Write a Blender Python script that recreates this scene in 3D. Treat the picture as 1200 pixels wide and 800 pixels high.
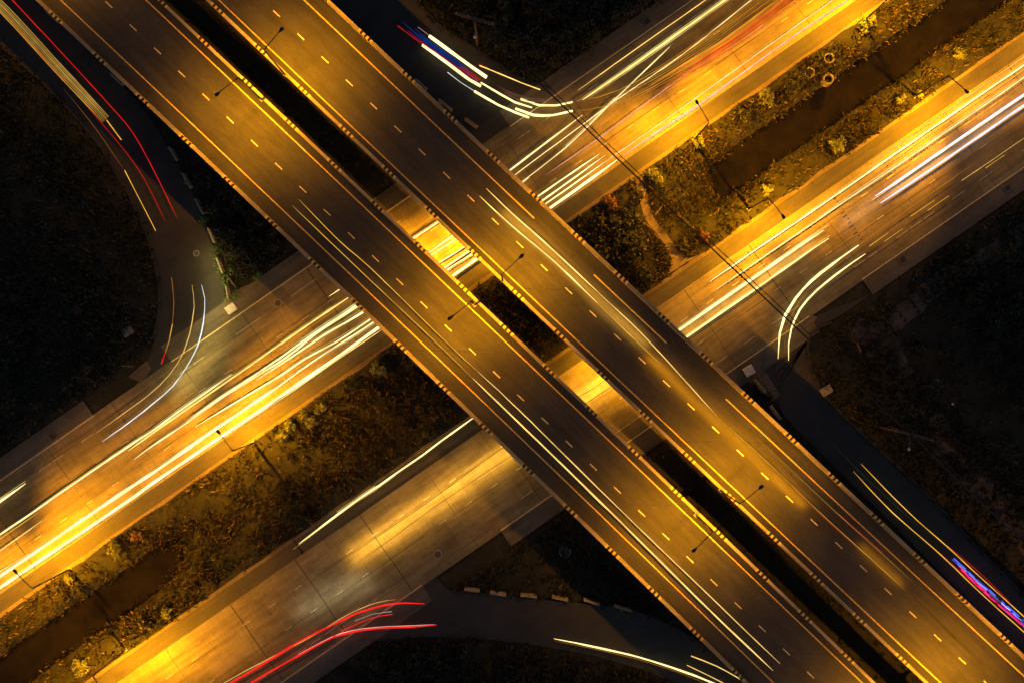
import bpy, math, random
import numpy as np
from mathutils import Vector, Matrix, noise as mnoise
random.seed(7); rng = np.random.default_rng(7)
R = math.radians
for o in list(bpy.data.objects): bpy.data.objects.remove(o)
scene = bpy.context.scene
COL = scene.collection

# ------------------------------------------------------------------ camera, sky, moon, exposure
CAM_H = 103.0                       # metres above the lower carriageways
SPAN = 36.0 / 28.0                  # 28 mm lens on a 36 mm sensor
cam_data = bpy.data.cameras.new('camera'); cam_data.lens = 28; cam_data.sensor_width = 36
cam_data.clip_start = 0.5; cam_data.clip_end = 5000
cam = bpy.data.objects.new('camera', cam_data); COL.objects.link(cam)
cam.location = (0, 0, CAM_H); cam.rotation_euler = (0, 0, 0)
scene.camera = cam

world = bpy.data.worlds.new('World'); scene.world = world; world.use_nodes = True
wn = world.node_tree.nodes; wl = world.node_tree.links; wn.clear()
sky = wn.new('ShaderNodeTexSky'); sky.sky_type = 'NISHITA'; sky.sun_disc = False
sky.sun_elevation = R(35); sky.sun_rotation = R(140)
bgn = wn.new('ShaderNodeBackground'); bgn.inputs['Strength'].default_value = 0.0042
outn = wn.new('ShaderNodeOutputWorld')
wl.new(sky.outputs[0], bgn.inputs['Color']); wl.new(bgn.outputs[0], outn.inputs['Surface'])
sun = bpy.data.lights.new('moon', 'SUN'); sun.energy = 0.002; sun.angle = R(0.5); sun.color = (1.0, 0.96, 0.9)
so = bpy.data.objects.new('moon', sun); COL.objects.link(so)
so.rotation_euler = (R(55), 0, R(40))

scene.view_settings.view_transform = 'Standard'
scene.view_settings.look = 'None'
scene.view_settings.gamma = 1.0
scene.view_settings.use_curve_mapping = False
scene.view_settings.exposure = 3.0

SODIUM = (1.0, 0.362, 0.002)
BRIDGE_LAMP_W = 2850.0
ROAD_LAMP_W = 5800.0                # each of the two beams of a batwing luminaire
BEAM_W = 14.0                        # headlamp light per metre of trail
SOFFIT_W = 900.0
TRAIL = 0.22                        # emission scale of the vehicle light trails

# ------------------------------------------------------------------ helpers
def P(x, y, z=0.0):
    """point at height z (metres) seen at photograph pixel (x, y) of 1200 x 800: used to survey the place"""
    k = SPAN * (CAM_H - z) / 1200.0
    return Vector(((x - 600.0) * k, -(y - 400.0) * k, z))

class MB:
    def __init__(s): s.v = []; s.f = []; s.m = []
    def add(s, verts, faces, mi=0):
        b = len(s.v); s.v += [tuple(p) for p in verts]
        s.f += [tuple(b + i for i in f) for f in faces]; s.m += [mi] * len(faces)
    def poly(s, pts, mi=0): s.add(pts, [tuple(range(len(pts)))], mi)
    def box(s, c, size, rz=0.0, mi=0, M=None, taper=1.0):
        x, y, z = [q / 2 for q in size]
        vs = [(-x, -y, -z), (x, -y, -z), (x, y, -z), (-x, y, -z),
              (-x * taper, -y * taper, z), (x * taper, -y * taper, z), (x * taper, y * taper, z), (-x * taper, y * taper, z)]
        T = M if M is not None else Matrix.Translation(c) @ Matrix.Rotation(rz, 4, 'Z')
        s.add([T @ Vector(p) for p in vs], [(3, 2, 1, 0), (4, 5, 6, 7), (0, 1, 5, 4), (1, 2, 6, 5), (2, 3, 7, 6), (3, 0, 4, 7)], mi)
    def tube(s, pts, rad, n=8, mi=0, caps=True):
        pts = [Vector(p) for p in pts]
        if not hasattr(rad, '__len__'): rad = [rad] * len(pts)
        rings = []
        for i, p in enumerate(pts):
            t = (pts[min(i + 1, len(pts) - 1)] - pts[max(i - 1, 0)])
            t = t.normalized() if t.length > 1e-9 else Vector((0, 0, 1))
            up = Vector((0, 0, 1)) if abs(t.z) < 0.95 else Vector((1, 0, 0))
            a = t.cross(up).normalized(); b = a.cross(t)
            rings.append([p + (a * math.cos(2 * math.pi * k / n) + b * math.sin(2 * math.pi * k / n)) * rad[i] for k in range(n)])
        vs = [q for r in rings for q in r]; fs = []
        for i in range(len(pts) - 1):
            for k in range(n):
                fs.append((i * n + k, i * n + (k + 1) % n, (i + 1) * n + (k + 1) % n, (i + 1) * n + k))
        if caps:
            fs.append(tuple(range(n - 1, -1, -1))); fs.append(tuple((len(pts) - 1) * n + k for k in range(n)))
        s.add(vs, fs, mi)
    def lathe(s, prof, c=(0, 0, 0), n=24, mi=0):
        c = Vector(c); vs = []; fs = []
        for r, z in prof:
            for k in range(n):
                a = 2 * math.pi * k / n; vs.append(c + Vector((r * math.cos(a), r * math.sin(a), z)))
        for i in range(len(prof) - 1):
            for k in range(n):
                fs.append((i * n + k, i * n + (k + 1) % n, (i + 1) * n + (k + 1) % n, (i + 1) * n + k))
        s.add(vs, fs, mi)
    def ribbon(s, L, Rr, mi=0):
        n = len(L); s.add(list(L) + list(Rr), [(i, i + 1, n + i + 1, n + i) for i in range(n - 1)], mi)
    def build(s, name, mats, parent=None, smooth=False):
        me = bpy.data.meshes.new(name); me.from_pydata(s.v, [], s.f)
        if not isinstance(mats, (list, tuple)): mats = [mats]
        for m in mats: me.materials.append(m)
        me.polygons.foreach_set('material_index', s.m)
        if smooth: me.polygons.foreach_set('use_smooth', [True] * len(me.polygons))
        me.update()
        o = bpy.data.objects.new(name, me); COL.objects.link(o)
        if parent:
            o.parent = parent
        return o

def tag(o, label=None, cat=None, group=None, kind=None):
    if label: o['label'] = label
    if cat: o['category'] = cat
    if group: o['group'] = group
    if kind: o['kind'] = kind
    return o
def thing(name, loc, label, cat, group=None, rz=0.0):
    o = bpy.data.objects.new(name, None); COL.objects.link(o); o.location = loc; o.rotation_euler = (0, 0, rz)
    o.empty_display_size = 0.3
    return tag(o, label, cat, group)
def dup(root, loc, rz, label, group=None):
    r = root.copy(); COL.objects.link(r); r.location = loc; r.rotation_euler = (0, 0, rz); r['label'] = label
    if group: r['group'] = group
    for ch in list(root.children):
        c = ch.copy(); COL.objects.link(c); c.parent = r
        for g in list(ch.children):
            d = g.copy(); COL.objects.link(d); d.parent = c
    return r

def catmull(pts, step):
    pts = [Vector(p) for p in pts]
    if len(pts) == 2:
        n = max(2, int((pts[1] - pts[0]).length / step)); return [pts[0].lerp(pts[1], i / n) for i in range(n + 1)]
    out = []
    for i in range(len(pts) - 1):
        p1, p2 = pts[i], pts[i + 1]
        p0 = pts[i - 1] if i else p1 * 2 - p2
        p3 = pts[i + 2] if i + 2 < len(pts) else p2 * 2 - p1
        n = max(1, int((p2 - p1).length / step))
        for k in range(n):
            t = k / n
            out.append(0.5 * ((2 * p1) + (p2 - p0) * t + (2 * p0 - 5 * p1 + 4 * p2 - p3) * t * t + (3 * p1 - p0 - 3 * p2 + p3) * t ** 3))
    out.append(pts[-1]); return out

# ------------------------------------------------------------------ materials
def new_mat(name):
    m = bpy.data.materials.new(name); m.use_nodes = True; nt = m.node_tree
    b = nt.nodes['Principled BSDF']; return m, nt, b
def N(nt, t, **kw):
    n = nt.nodes.new(t)
    for k, v in kw.items():
        if k in n.inputs: n.inputs[k].default_value = v
        else: setattr(n, k, v)
    return n
def coords(nt, rz=0.0, scale=(1, 1, 1)):
    tc = N(nt, 'ShaderNodeTexCoord'); g = N(nt, 'ShaderNodeNewGeometry')
    r = N(nt, 'ShaderNodeMapping'); r.inputs['Rotation'].default_value = (0, 0, rz)
    nt.links.new(g.outputs['Position'], r.inputs['Vector'])
    s = N(nt, 'ShaderNodeMapping'); s.inputs['Scale'].default_value = scale
    nt.links.new(r.outputs[0], s.inputs['Vector']); return s.outputs[0]
def noise_fac(nt, vec, scale, detail=5, rough=0.6, lo=0.35, hi=0.65):
    n = N(nt, 'ShaderNodeTexNoise', Scale=scale, Detail=detail, Roughness=rough); nt.links.new(vec, n.inputs['Vector'])
    mr = N(nt, 'ShaderNodeMapRange'); mr.inputs['From Min'].default_value = lo; mr.inputs['From Max'].default_value = hi
    nt.links.new(n.outputs['Fac'], mr.inputs['Value']); return mr.outputs[0]
def mixc(nt, fac, a, b, mode='MIX'):
    m = N(nt, 'ShaderNodeMix', data_type='RGBA', blend_type=mode)
    for sock, v in ((m.inputs[0], fac), (m.inputs[6], a), (m.inputs[7], b)):
        if isinstance(v, (int, float)): sock.default_value = v
        elif isinstance(v, tuple): sock.default_value = (*v, 1) if len(v) == 3 else v
        else: nt.links.new(v, sock)
    return m.outputs[2]
def bump(nt, b, h, strength=0.3, dist=0.03):
    bp = N(nt, 'ShaderNodeBump', Strength=strength, Distance=dist); nt.links.new(h, bp.inputs['Height']); nt.links.new(bp.outputs[0], b.inputs['Normal'])
def simple(name, col, rough=0.7, metal=0.0, var=0.25, scale=3.0):
    m, nt, b = new_mat(name); v = coords(nt)
    f = noise_fac(nt, v, scale)
    c = mixc(nt, f, tuple(q * (1 - var) for q in col), tuple(min(1, q * (1 + var)) for q in col))
    nt.links.new(c, b.inputs['Base Color']); b.inputs['Roughness'].default_value = rough; b.inputs['Metallic'].default_value = metal
    return m

ROAD_ANG = math.atan2(0.693, 1.0)            # lower carriageways, world angle
VIA_ANG = math.atan2(-1.0, 1.052)            # viaducts, world angle

def slab_material(name, base, ang, streak=0.35, wear=0.3, slab=None, off=(0, 0)):
    m, nt, b = new_mat(name)
    fine = noise_fac(nt, coords(nt), 5.0, 6, 0.7, 0.3, 0.7)
    big = noise_fac(nt, coords(nt), 0.16, 4, 0.6, 0.3, 0.7)
    st = noise_fac(nt, coords(nt, -ang, (0.05, 1.3, 1)), 1.0, 4, 0.6, 0.3, 0.7)
    st2 = noise_fac(nt, coords(nt, -ang, (1.8, 0.10, 1)), 1.0, 3, 0.6, 0.3, 0.7)
    c = mixc(nt, big, tuple(q * 0.66 for q in base), tuple(q * 1.18 for q in base))
    mul = lambda c, f, lo, hi: mixc(nt, 1.0, c, mixc(nt, f, (lo, lo, lo), (hi, hi, hi)), 'MULTIPLY')
    c = mul(c, st, 1 - streak, 1.0 + streak * 0.5)
    c = mul(c, fine, 1 - wear, 1.0 + wear * 0.5)
    if slab:
        c = mul(c, st2, 0.88, 1.08)
        mp = coords(nt, -ang, (1 / slab[0], 1 / slab[1], 0))
        ad = N(nt, 'ShaderNodeVectorMath', operation='ADD'); nt.links.new(mp, ad.inputs[0]); ad.inputs[1].default_value = (off[0], off[1], 0)
        fl = N(nt, 'ShaderNodeVectorMath', operation='FLOOR'); nt.links.new(ad.outputs[0], fl.inputs[0])
        wnz = N(nt, 'ShaderNodeTexWhiteNoise'); nt.links.new(fl.outputs[0], wnz.inputs['Vector'])
        c = mul(c, wnz.outputs['Value'], 0.80, 1.12)
    # repairs and grime
    gr = noise_fac(nt, coords(nt, -ang, (0.22, 0.75, 1)), 1.0, 6, 0.7, 0.46, 0.62)
    c = mul(c, gr, 1.06, 0.74)
    # oil spots
    sp = noise_fac(nt, coords(nt), 1.3, 2, 0.5, 0.70, 0.78)
    c = mul(c, sp, 1.0, 0.55)
    nt.links.new(c, b.inputs['Base Color']); b.inputs['Roughness'].default_value = 0.75
    bump(nt, b, fine, 0.25, 0.02)
    return m

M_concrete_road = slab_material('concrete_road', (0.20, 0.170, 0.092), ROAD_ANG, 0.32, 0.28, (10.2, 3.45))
M_shoulder = slab_material('asphalt_shoulder', (0.046, 0.042, 0.034), ROAD_ANG, 0.25, 0.35)
M_outer_shoulder = slab_material('outer_shoulder', (0.10, 0.09, 0.07), ROAD_ANG, 0.25, 0.25)
M_slip = slab_material('slip_asphalt', (0.026, 0.0265, 0.028), ROAD_ANG, 0.10, 0.35)
M_deck = slab_material('deck_asphalt', (0.036, 0.035, 0.034), VIA_ANG, 0.38, 0.28)
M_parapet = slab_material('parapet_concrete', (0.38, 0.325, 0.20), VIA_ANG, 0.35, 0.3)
M_conc = simple('structural_concrete', (0.30, 0.29, 0.27), 0.85, 0, 0.25, 1.2)
M_conc_old = simple('weathered_concrete', (0.20, 0.19, 0.17), 0.9, 0, 0.4, 4.0)
M_ring = simple('dirty_ring_concrete', (0.13, 0.115, 0.09), 0.9, 0, 0.75, 2.5)
M_pale = simple('pale_concrete', (0.55, 0.54, 0.50), 0.8, 0, 0.2, 4.0)
M_black = simple('black_paint', (0.015, 0.015, 0.016), 0.55, 0, 0.4, 5)
M_yellow_paint = simple('pale_yellow_paint', (0.60, 0.44, 0.09), 0.6, 0, 0.3, 4)
M_steel = simple('galvanised_steel', (0.20, 0.20, 0.20), 0.5, 0.3, 0.15, 6)
M_steel_dark = simple('dark_steel', (0.012, 0.012, 0.013), 0.6, 0.0, 0.2, 6)
M_wood = simple('grey_timber', (0.11, 0.07, 0.04), 0.9, 0, 0.4, 6)
M_bark = simple('bark', (0.09, 0.065, 0.045), 0.95, 0, 0.4, 5)
M_cable = simple('cable_sheath', (0.008, 0.008, 0.009), 0.6, 0, 0.2, 5)
M_ceramic = simple('ceramic', (0.3, 0.16, 0.1), 0.35, 0, 0.2, 5)
M_iron = simple('cast_iron', (0.07, 0.065, 0.06), 0.7, 0.4, 0.4, 9)
M_litter = simple('litter', (0.6, 0.58, 0.55), 0.7, 0, 0.3, 5)
def worn_paint(name, col):
    m, nt, b = new_mat(name)
    f = noise_fac(nt, coords(nt), 4.0, 6, 0.8, 0.36, 0.56)
    c = mixc(nt, f, tuple(q * 0.35 for q in col), col)
    nt.links.new(c, b.inputs['Base Color']); b.inputs['Roughness'].default_value = 0.6; return m
M_paint = worn_paint('road_paint', (0.70, 0.60, 0.32))
M_edge = worn_paint('yellow_edge_paint', (0.72, 0.50, 0.10))
M_paint_worn = worn_paint('worn_road_paint', (0.42, 0.40, 0.34))
M_joint = simple('joint_filler', (0.03, 0.028, 0.025), 0.9, 0, 0.5, 3)
M_joint_faint = simple('slab_gap', (0.10, 0.09, 0.075), 0.9, 0, 0.5, 1)
def lens_mat():
    m, nt, b = new_mat('lamp_lens'); b.inputs['Emission Color'].default_value = (*SODIUM, 1); b.inputs['Emission Strength'].default_value = 6.0
    b.inputs['Base Color'].default_value = (0.8, 0.6, 0.3, 1); return m
M_lens = lens_mat()
M_lens_off = simple('unlit_lens', (0.35, 0.35, 0.36), 0.2, 0, 0.05, 3)
def leaf_mat(name, c0, c1, c2):
    m, nt, b = new_mat(name)
    g = N(nt, 'ShaderNodeNewGeometry')
    cr = N(nt, 'ShaderNodeValToRGB'); cr.color_ramp.elements[0].color = (*c0, 1); cr.color_ramp.elements[1].color = (*c2, 1)
    e = cr.color_ramp.elements.new(0.5); e.color = (*c1, 1)
    nt.links.new(g.outputs['Random Per Island'], cr.inputs[0])
    n = noise_fac(nt, coords(nt), 0.7, 4, 0.6, 0.35, 0.65)
    c = mixc(nt, 1.0, cr.outputs[0], mixc(nt, n, (0.5, 0.5, 0.5), (1.25, 1.25, 1.25)), 'MULTIPLY')
    nt.links.new(c, b.inputs['Base Color']); b.inputs['Roughness'].default_value = 0.6
    tr = N(nt, 'ShaderNodeBsdfTranslucent'); nt.links.new(c, tr.inputs['Color'])
    mx = N(nt, 'ShaderNodeMixShader'); mx.inputs[0].default_value = 0.25
    o = nt.nodes['Material Output']
    nt.links.new(b.outputs[0], mx.inputs[1]); nt.links.new(tr.outputs[0], mx.inputs[2]); nt.links.new(mx.outputs[0], o.inputs['Surface'])
    return m
M_grass = leaf_mat('dry_grass', (0.010, 0.011, 0.005), (0.024, 0.020, 0.008), (0.15, 0.105, 0.040))
M_green = leaf_mat('green_grass', (0.007, 0.011, 0.004), (0.015, 0.021, 0.007), (0.038, 0.038, 0.015))
M_leaf = leaf_mat('shrub_leaf', (0.06, 0.09, 0.02), (0.12, 0.15, 0.04), (0.22, 0.22, 0.06))
M_leaf_dark = leaf_mat('dark_leaf', (0.005, 0.008, 0.004), (0.010, 0.015, 0.006), (0.024, 0.028, 0.010))
M_leaf_red = leaf_mat('reddish_leaf', (0.07, 0.03, 0.02), (0.14, 0.06, 0.035), (0.16, 0.09, 0.03))
M_vine = leaf_mat('vine_leaf', (0.05, 0.12, 0.02), (0.09, 0.2, 0.03), (0.16, 0.28, 0.06))
def ground_mat():
    m, nt, b = new_mat('soil_and_turf')
    v = coords(nt)
    big = noise_fac(nt, v, 0.12, 5, 0.6, 0.38, 0.62)
    mid = noise_fac(nt, v, 0.9, 6, 0.65, 0.35, 0.65)
    fine = noise_fac(nt, v, 9.0, 4, 0.7, 0.3, 0.7)
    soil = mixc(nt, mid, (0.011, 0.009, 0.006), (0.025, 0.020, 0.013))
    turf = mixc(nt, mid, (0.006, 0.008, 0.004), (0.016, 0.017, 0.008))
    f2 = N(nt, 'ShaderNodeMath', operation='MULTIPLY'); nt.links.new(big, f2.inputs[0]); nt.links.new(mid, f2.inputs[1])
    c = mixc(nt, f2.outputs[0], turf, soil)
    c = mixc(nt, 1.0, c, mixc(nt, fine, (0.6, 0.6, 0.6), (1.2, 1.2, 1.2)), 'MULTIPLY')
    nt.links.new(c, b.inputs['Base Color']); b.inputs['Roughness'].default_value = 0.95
    bump(nt, b, mid, 0.6, 0.15); return m
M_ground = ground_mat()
M_dirt = slab_material('bare_dirt', (0.14, 0.105, 0.065), ROAD_ANG, 0.3, 0.5)
def water_mat():
    m, nt, b = new_mat('muddy_water')
    n = noise_fac(nt, coords(nt), 0.5, 3, 0.5, 0.3, 0.7)
    nt.links.new(mixc(nt, n, (0.004, 0.0035, 0.003), (0.007, 0.006, 0.005)), b.inputs['Base Color'])
    b.inputs['Roughness'].default_value = 0.12; b.inputs['Specular IOR Level'].default_value = 0.3; b.inputs['IOR'].default_value = 1.33
    bump(nt, b, noise_fac(nt, coords(nt), 3.0, 3), 0.08, 0.03); return m
M_water = water_mat()
TRAIL_COL = {'white': (1.0, 0.76, 0.30), 'warm': (1.0, 0.60, 0.15), 'yellow': (1.0, 0.52, 0.05), 'amber': (1.0, 0.34, 0.02),
             'red': (1.0, 0.015, 0.012), 'pink': (1.0, 0.42, 0.32), 'violet': (0.85, 0.62, 1.0), 'blue': (0.02, 0.09, 0.55),
             'brightblue': (0.07, 0.12, 1.0), 'magenta': (1.0, 0.02, 0.16), 'cool': (0.75, 0.82, 0.80), 'orange': (1.0, 0.21, 0.012), 'green': (0.15, 0.35, 0.08)}
_tm = {}
def trail_mat(key, st):
    k = (key, round(st, 3))
    if k in _tm: return _tm[k]
    m, nt, b = new_mat('lamp_streak_' + key)
    nt.nodes.remove(b); e = N(nt, 'ShaderNodeEmission'); e.inputs['Color'].default_value = (*TRAIL_COL[key], 1)
    # lamps flicker and bounce: brightness varies along the streak
    n = noise_fac(nt, coords(nt), 0.35, 3, 0.6, 0.3, 0.7)
    mr = N(nt, 'ShaderNodeMapRange'); mr.inputs['To Min'].default_value = 0.65 * st * TRAIL; mr.inputs['To Max'].default_value = 1.35 * st * TRAIL
    nt.links.new(n, mr.inputs['Value']); nt.links.new(mr.outputs[0], e.inputs['Strength'])
    nt.links.new(e.outputs[0], nt.nodes['Material Output'].inputs['Surface'])
    _tm[k] = m; return m

# ------------------------------------------------------------------ frames of the two lower carriageways
SL = -0.693
U = Vector((1.0, 0.693, 0)).normalized(); V = Vector((-0.693, 1.0, 0)).normalized()
OA = P(0, 696); OB = P(0, 894.5)
KV = math.cos(math.atan(0.693)) * SPAN * CAM_H / 1200.0     # metres of v per vertical pixel
KS = SPAN * CAM_H / 1200.0 / math.cos(math.atan(0.693))     # metres of s per horizontal pixel
def A_(s, v, z=0.0): q = OA + U * s + V * v; return Vector((q.x, q.y, z))
def B_(s, v, z=0.0): q = OB + U * s - V * v; return Vector((q.x, q.y, z))
S0, S1 = -130.0, 310.0

SLIP = {
 'top_left':  ([(-130, -75), (-40, 15), (10, 60), (60, 105), (110, 160), (145, 215), (168, 262), (183, 310), (188, 350), (184, 385), (172, 422), (150, 470)],
               [(-50, -120), (20, -30), (70, 24), (142, 98), (175, 138), (200, 178), (214, 203), (222, 219), (237, 250), (250, 285), (260, 320), (264, 355), (262, 385), (255, 440)]),
 'top_right': ([(330, -160), (410, -75), (460, -30), (490, 5), (520, 36), (565, 64), (600, 88), (632, 101), (662, 108), (700, 112)],
               [(270, -120), (350, -40), (410, 20), (470, 78), (500, 107), (525, 131), (545, 150), (556, 160), (572, 172), (600, 190)]),
 'bottom_right': ([(1020, 345), (985, 370), (955, 386), (945, 402), (948, 427), (960, 455), (977, 476), (1000, 500), (1040, 537), (1100, 595), (1150, 648), (1200, 700), (1300, 810)],
               [(880, 400), (884, 428), (890, 440), (898, 452), (910, 473), (925, 494), (945, 514), (975, 544), (1030, 598), (1100, 668), (1160, 728), (1200, 768), (1290, 860)]),
 'bottom_left': ([(500, 660), (522, 688), (545, 694), (600, 701), (650, 706), (700, 711), (745, 718), (800, 742), (860, 785), (930, 850), (1000, 920)],
               [(380, 735), (437, 750), (470, 748), (520, 746), (600, 752), (687, 766), (740, 781), (800, 804), (850, 832), (900, 872), (960, 930)]),
}
def smooth_px(pts, n):
    c = catmull([(x, y, 0) for x, y in pts], 6.0)
    d = [0.0]
    for a, b in zip(c, c[1:]): d.append(d[-1] + (b - a).length)
    xs = np.interp(np.linspace(0, d[-1], n), d, [p.x for p in c]); ys = np.interp(np.linspace(0, d[-1], n), d, [p.y for p in c])
    return list(zip(xs, ys))

# ------------------------------------------------------------------ ground: one sheet to the horizon
def canal_mask(px):   # open canal left and right of the culverted stretch under the viaducts
    return np.clip((235 - px) / 60, 0, 1) + np.clip((px - 795) / 70, 0, 1)
def ground_height(x, y):
    s = (x - OA.x) * U.x + (y - OA.y) * U.y; v = (x - OA.x) * V.x + (y - OA.y) * V.y
    vB = OB - OA; wB = vB.x * V.x + vB.y * V.y            # v of B's median edge
    h = np.full_like(x, -0.10)
    bumpn = 0.10 * np.sin(x * 0.9 + 1.3 * np.sin(y * 0.37)) * np.sin(y * 0.8 + 1.1 * np.sin(x * 0.31)) + 0.06 * np.sin(x * 2.3 + y * 1.7)
    d = np.minimum(np.abs(v - 6.3) - 8.6, np.abs(v - (wB - 6.3)) - 8.6)     # outside both carriageways with shoulders
    far = np.clip(d / 1.0, 0, 1)
    for L, Rr in SLIP.values():
        l = smooth_px(L, 60); r = smooth_px(Rr, 60)
        for a, b in zip(l, r):
            pa, pb = P(*a), P(*b); cx, cy = (pa.x + pb.x) / 2, (pa.y + pb.y) / 2; hw = (pa - pb).length / 2
            far = np.minimum(far, np.clip((np.hypot(x - cx, y - cy) - hw - 0.8) / 1.0, 0, 1))
    h = h + far * (0.08 + bumpn)
    px = x / (SPAN * CAM_H / 1200.0) + 600
    vc = wB / 2
    dep = np.clip((3.6 - np.abs(v - vc)) / 2.2, 0, 1); dep = dep * dep * (3 - 2 * dep)
    dep = np.clip(dep + 0.22 * bumpn / 0.16 * (dep > 0.02) * (dep < 0.98), 0, 1)
    h = h - 1.5 * dep * np.clip(canal_mask(px), 0, 1) - 0.35 * dep
    return h
def axis(lo, hi, step, far):
    core = np.arange(lo, hi + 1e-6, step); g = []; d = step
    e = hi
    while e < far: d *= 1.5; e += d; g.append(e)
    g2 = [-(q - hi) + lo for q in g]
    return np.array(sorted(g2) + list(core) + g)
gx = axis(-80, 80, 0.6, 1500.0); gy = axis(-58, 58, 0.6, 1500.0)
X, Y = np.meshgrid(gx, gy, indexing='ij'); Z = ground_height(X, Y)
verts = np.stack([X, Y, Z], -1).reshape(-1, 3); ny = len(gy)
i, j = np.meshgrid(np.arange(len(gx) - 1), np.arange(ny - 1), indexing='ij'); q = (i * ny + j).reshape(-1)
faces = np.stack([q, q + ny, q + ny + 1, q + 1], -1)
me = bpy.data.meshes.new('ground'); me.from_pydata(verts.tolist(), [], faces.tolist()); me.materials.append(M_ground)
me.polygons.foreach_set('use_smooth', [True] * len(me.polygons))
ground = bpy.data.objects.new('ground', me); COL.objects.link(ground); tag(ground, kind='structure')
WB = (OB - OA).dot(V)
def water(name, x0, x1):
    mb = MB(); c = WB / 2
    mb.poly([A_(x0 * KS, c - 2.6, -0.95), A_(x1 * KS, c - 2.6, -0.95), A_(x1 * KS, c + 2.6, -0.95), A_(x0 * KS, c + 2.6, -0.95)])
    tag(mb.build(name, M_water), kind='structure')
# (canal x is measured along the canal axis in photograph pixels)
water('canal_water', -900, 240); water('canal_water', 790, 2200)

# ------------------------------------------------------------------ lower carriageways
def carriageway(F, outer_pieces, seed):
    rnd = random.Random(seed)
    mb = MB(); W = 135 * KV
    top = [F(S0, 0), F(S1, 0), F(S1, W), F(S0, W)]
    if (top[1] - top[0]).cross(top[2] - top[0]).z < 0: top.reverse()
    bot = [p - Vector((0, 0, 0.14)) for p in top]
    mb.add(top + bot, [(0, 1, 2, 3), (4, 5, 1, 0), (5, 6, 2, 1), (6, 7, 3, 2), (7, 4, 0, 3)])
    road = mb.build('carriageway', M_concrete_road); tag(road, kind='structure')
    sh = MB(); sh.poly([F(S0, -0.004, -0.03), F(S1, -0.004, -0.03), F(S1, -2.15, -0.045), F(S0, -2.15, -0.045)])
    tag(sh.build('median_shoulder', M_shoulder), kind='structure')
    ds = MB(); n = 140; a = []; b = []
    for k in range(n + 1):
        s = S0 + (S1 - S0) * k / n
        a.append(F(s, -2.0, -0.036)); b.append(F(s, -2.45 - 0.35 * mnoise.noise((s * 0.3, seed, 0)) - 0.2 * mnoise.noise((s * 1.1, seed, 3)), -0.05))
    ds.ribbon(a, b); tag(ds.build('dirt_verge', M_dirt), kind='structure')
    os_ = MB()
    for x0, x1 in outer_pieces:
        os_.poly([F(x0 * KS, W + 0.004, -0.012), F(x1 * KS, W + 0.004, -0.012), F(x1 * KS, 160 * KV, -0.012), F(x0 * KS, 160 * KV, -0.012)])
    tag(os_.build('outer_shoulder', M_outer_shoulder), kind='structure')
    # markings
    pm = MB()
    def strip(s0, s1, v, w, mi, z=0.004): pm.poly([F(s0, v - w / 2, z), F(s1, v - w / 2, z), F(s1, v + w / 2, z), F(s0, v + w / 2, z)], mi)
    for x0, x1 in outer_pieces:
        strip(x0 * KS, x1 * KS, 134.2 * KV - 0.09, 0.13, 0)
        n = int((x1 - x0) * KS / 2.2)
        for k in range(n):
            if rnd.random() < 0.55 and -60 < x0 + k * 2.2 / KS < 1260: strip(x0 * KS + k * 2.2, x0 * KS + k * 2.2 + rnd.uniform(1.4, 2.2), 112.5 * KV, 0.11, 1)
    s = S0
    while s < S1:
        for d, pr in ((35.5, 0.8), (75.5, 0.75)):
            if rnd.random() < pr: strip(s, s + 1.05, d * KV, 0.11, 1)
        s += 4.05
    pm.build('lane_marking', [M_paint, M_paint_worn], road)
    # slab joints
    jm = MB()
    def seam(pts, w, mi, z=0.0025):
        for a, b in zip(pts, pts[1:]):
            d = (b - a); nrm = Vector((-d.y, d.x, 0)).normalized() * w / 2
            jm.poly([a - nrm + Vector((0, 0, z)), b - nrm + Vector((0, 0, z)), b + nrm + Vector((0, 0, z)), a + nrm + Vector((0, 0, z))], mi)
    for d in (38.3, 77.3, 115.2):
        s = S0
        while s < S1:
            e = s + rnd.uniform(3, 9); seam([F(s, d * KV), F(e, d * KV)], rnd.choice((0.05, 0.05, 0.08)), 0 if rnd.random() < 0.5 else 1); s = e
    s = S0 + 3; k = 0
    while s < S1:
        wide = rnd.random() < 0.4
        pts = [F(s + rnd.uniform(-0.05, 0.05), v * KV, 0) for v in (0.5, 19, 38, 57, 76, 95, 115, 134.5)]
        for a, b in zip(pts, pts[1:]):
            seam([a, b], 0.12 if wide else 0.07, 0 if (wide or rnd.random() < 0.6) else 1, 0.0015)
        s += 10.2; k += 1
    jm.build('slab_joint', [M_joint, M_joint_faint], road)
    return road, seam
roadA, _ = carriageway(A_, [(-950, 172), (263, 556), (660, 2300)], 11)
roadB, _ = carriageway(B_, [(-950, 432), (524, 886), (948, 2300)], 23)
# tar bled out of one joint
tb = MB(); rr = random.Random(4)
for k in range(16):
    t = k / 15; p = P(972 + 38 * t, 220 + 60 * t, 0.006); w = rr.uniform(0.05, 0.13); l = rr.uniform(0.1, 0.75) * (0.4 + t)
    a = p + V * w; b = p - V * w; tb.poly([a, b, b - U * l + V * w * 0.4, a - U * l - V * w * 0.4])
tb.build('tar_bleed', M_joint, roadB)

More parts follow.
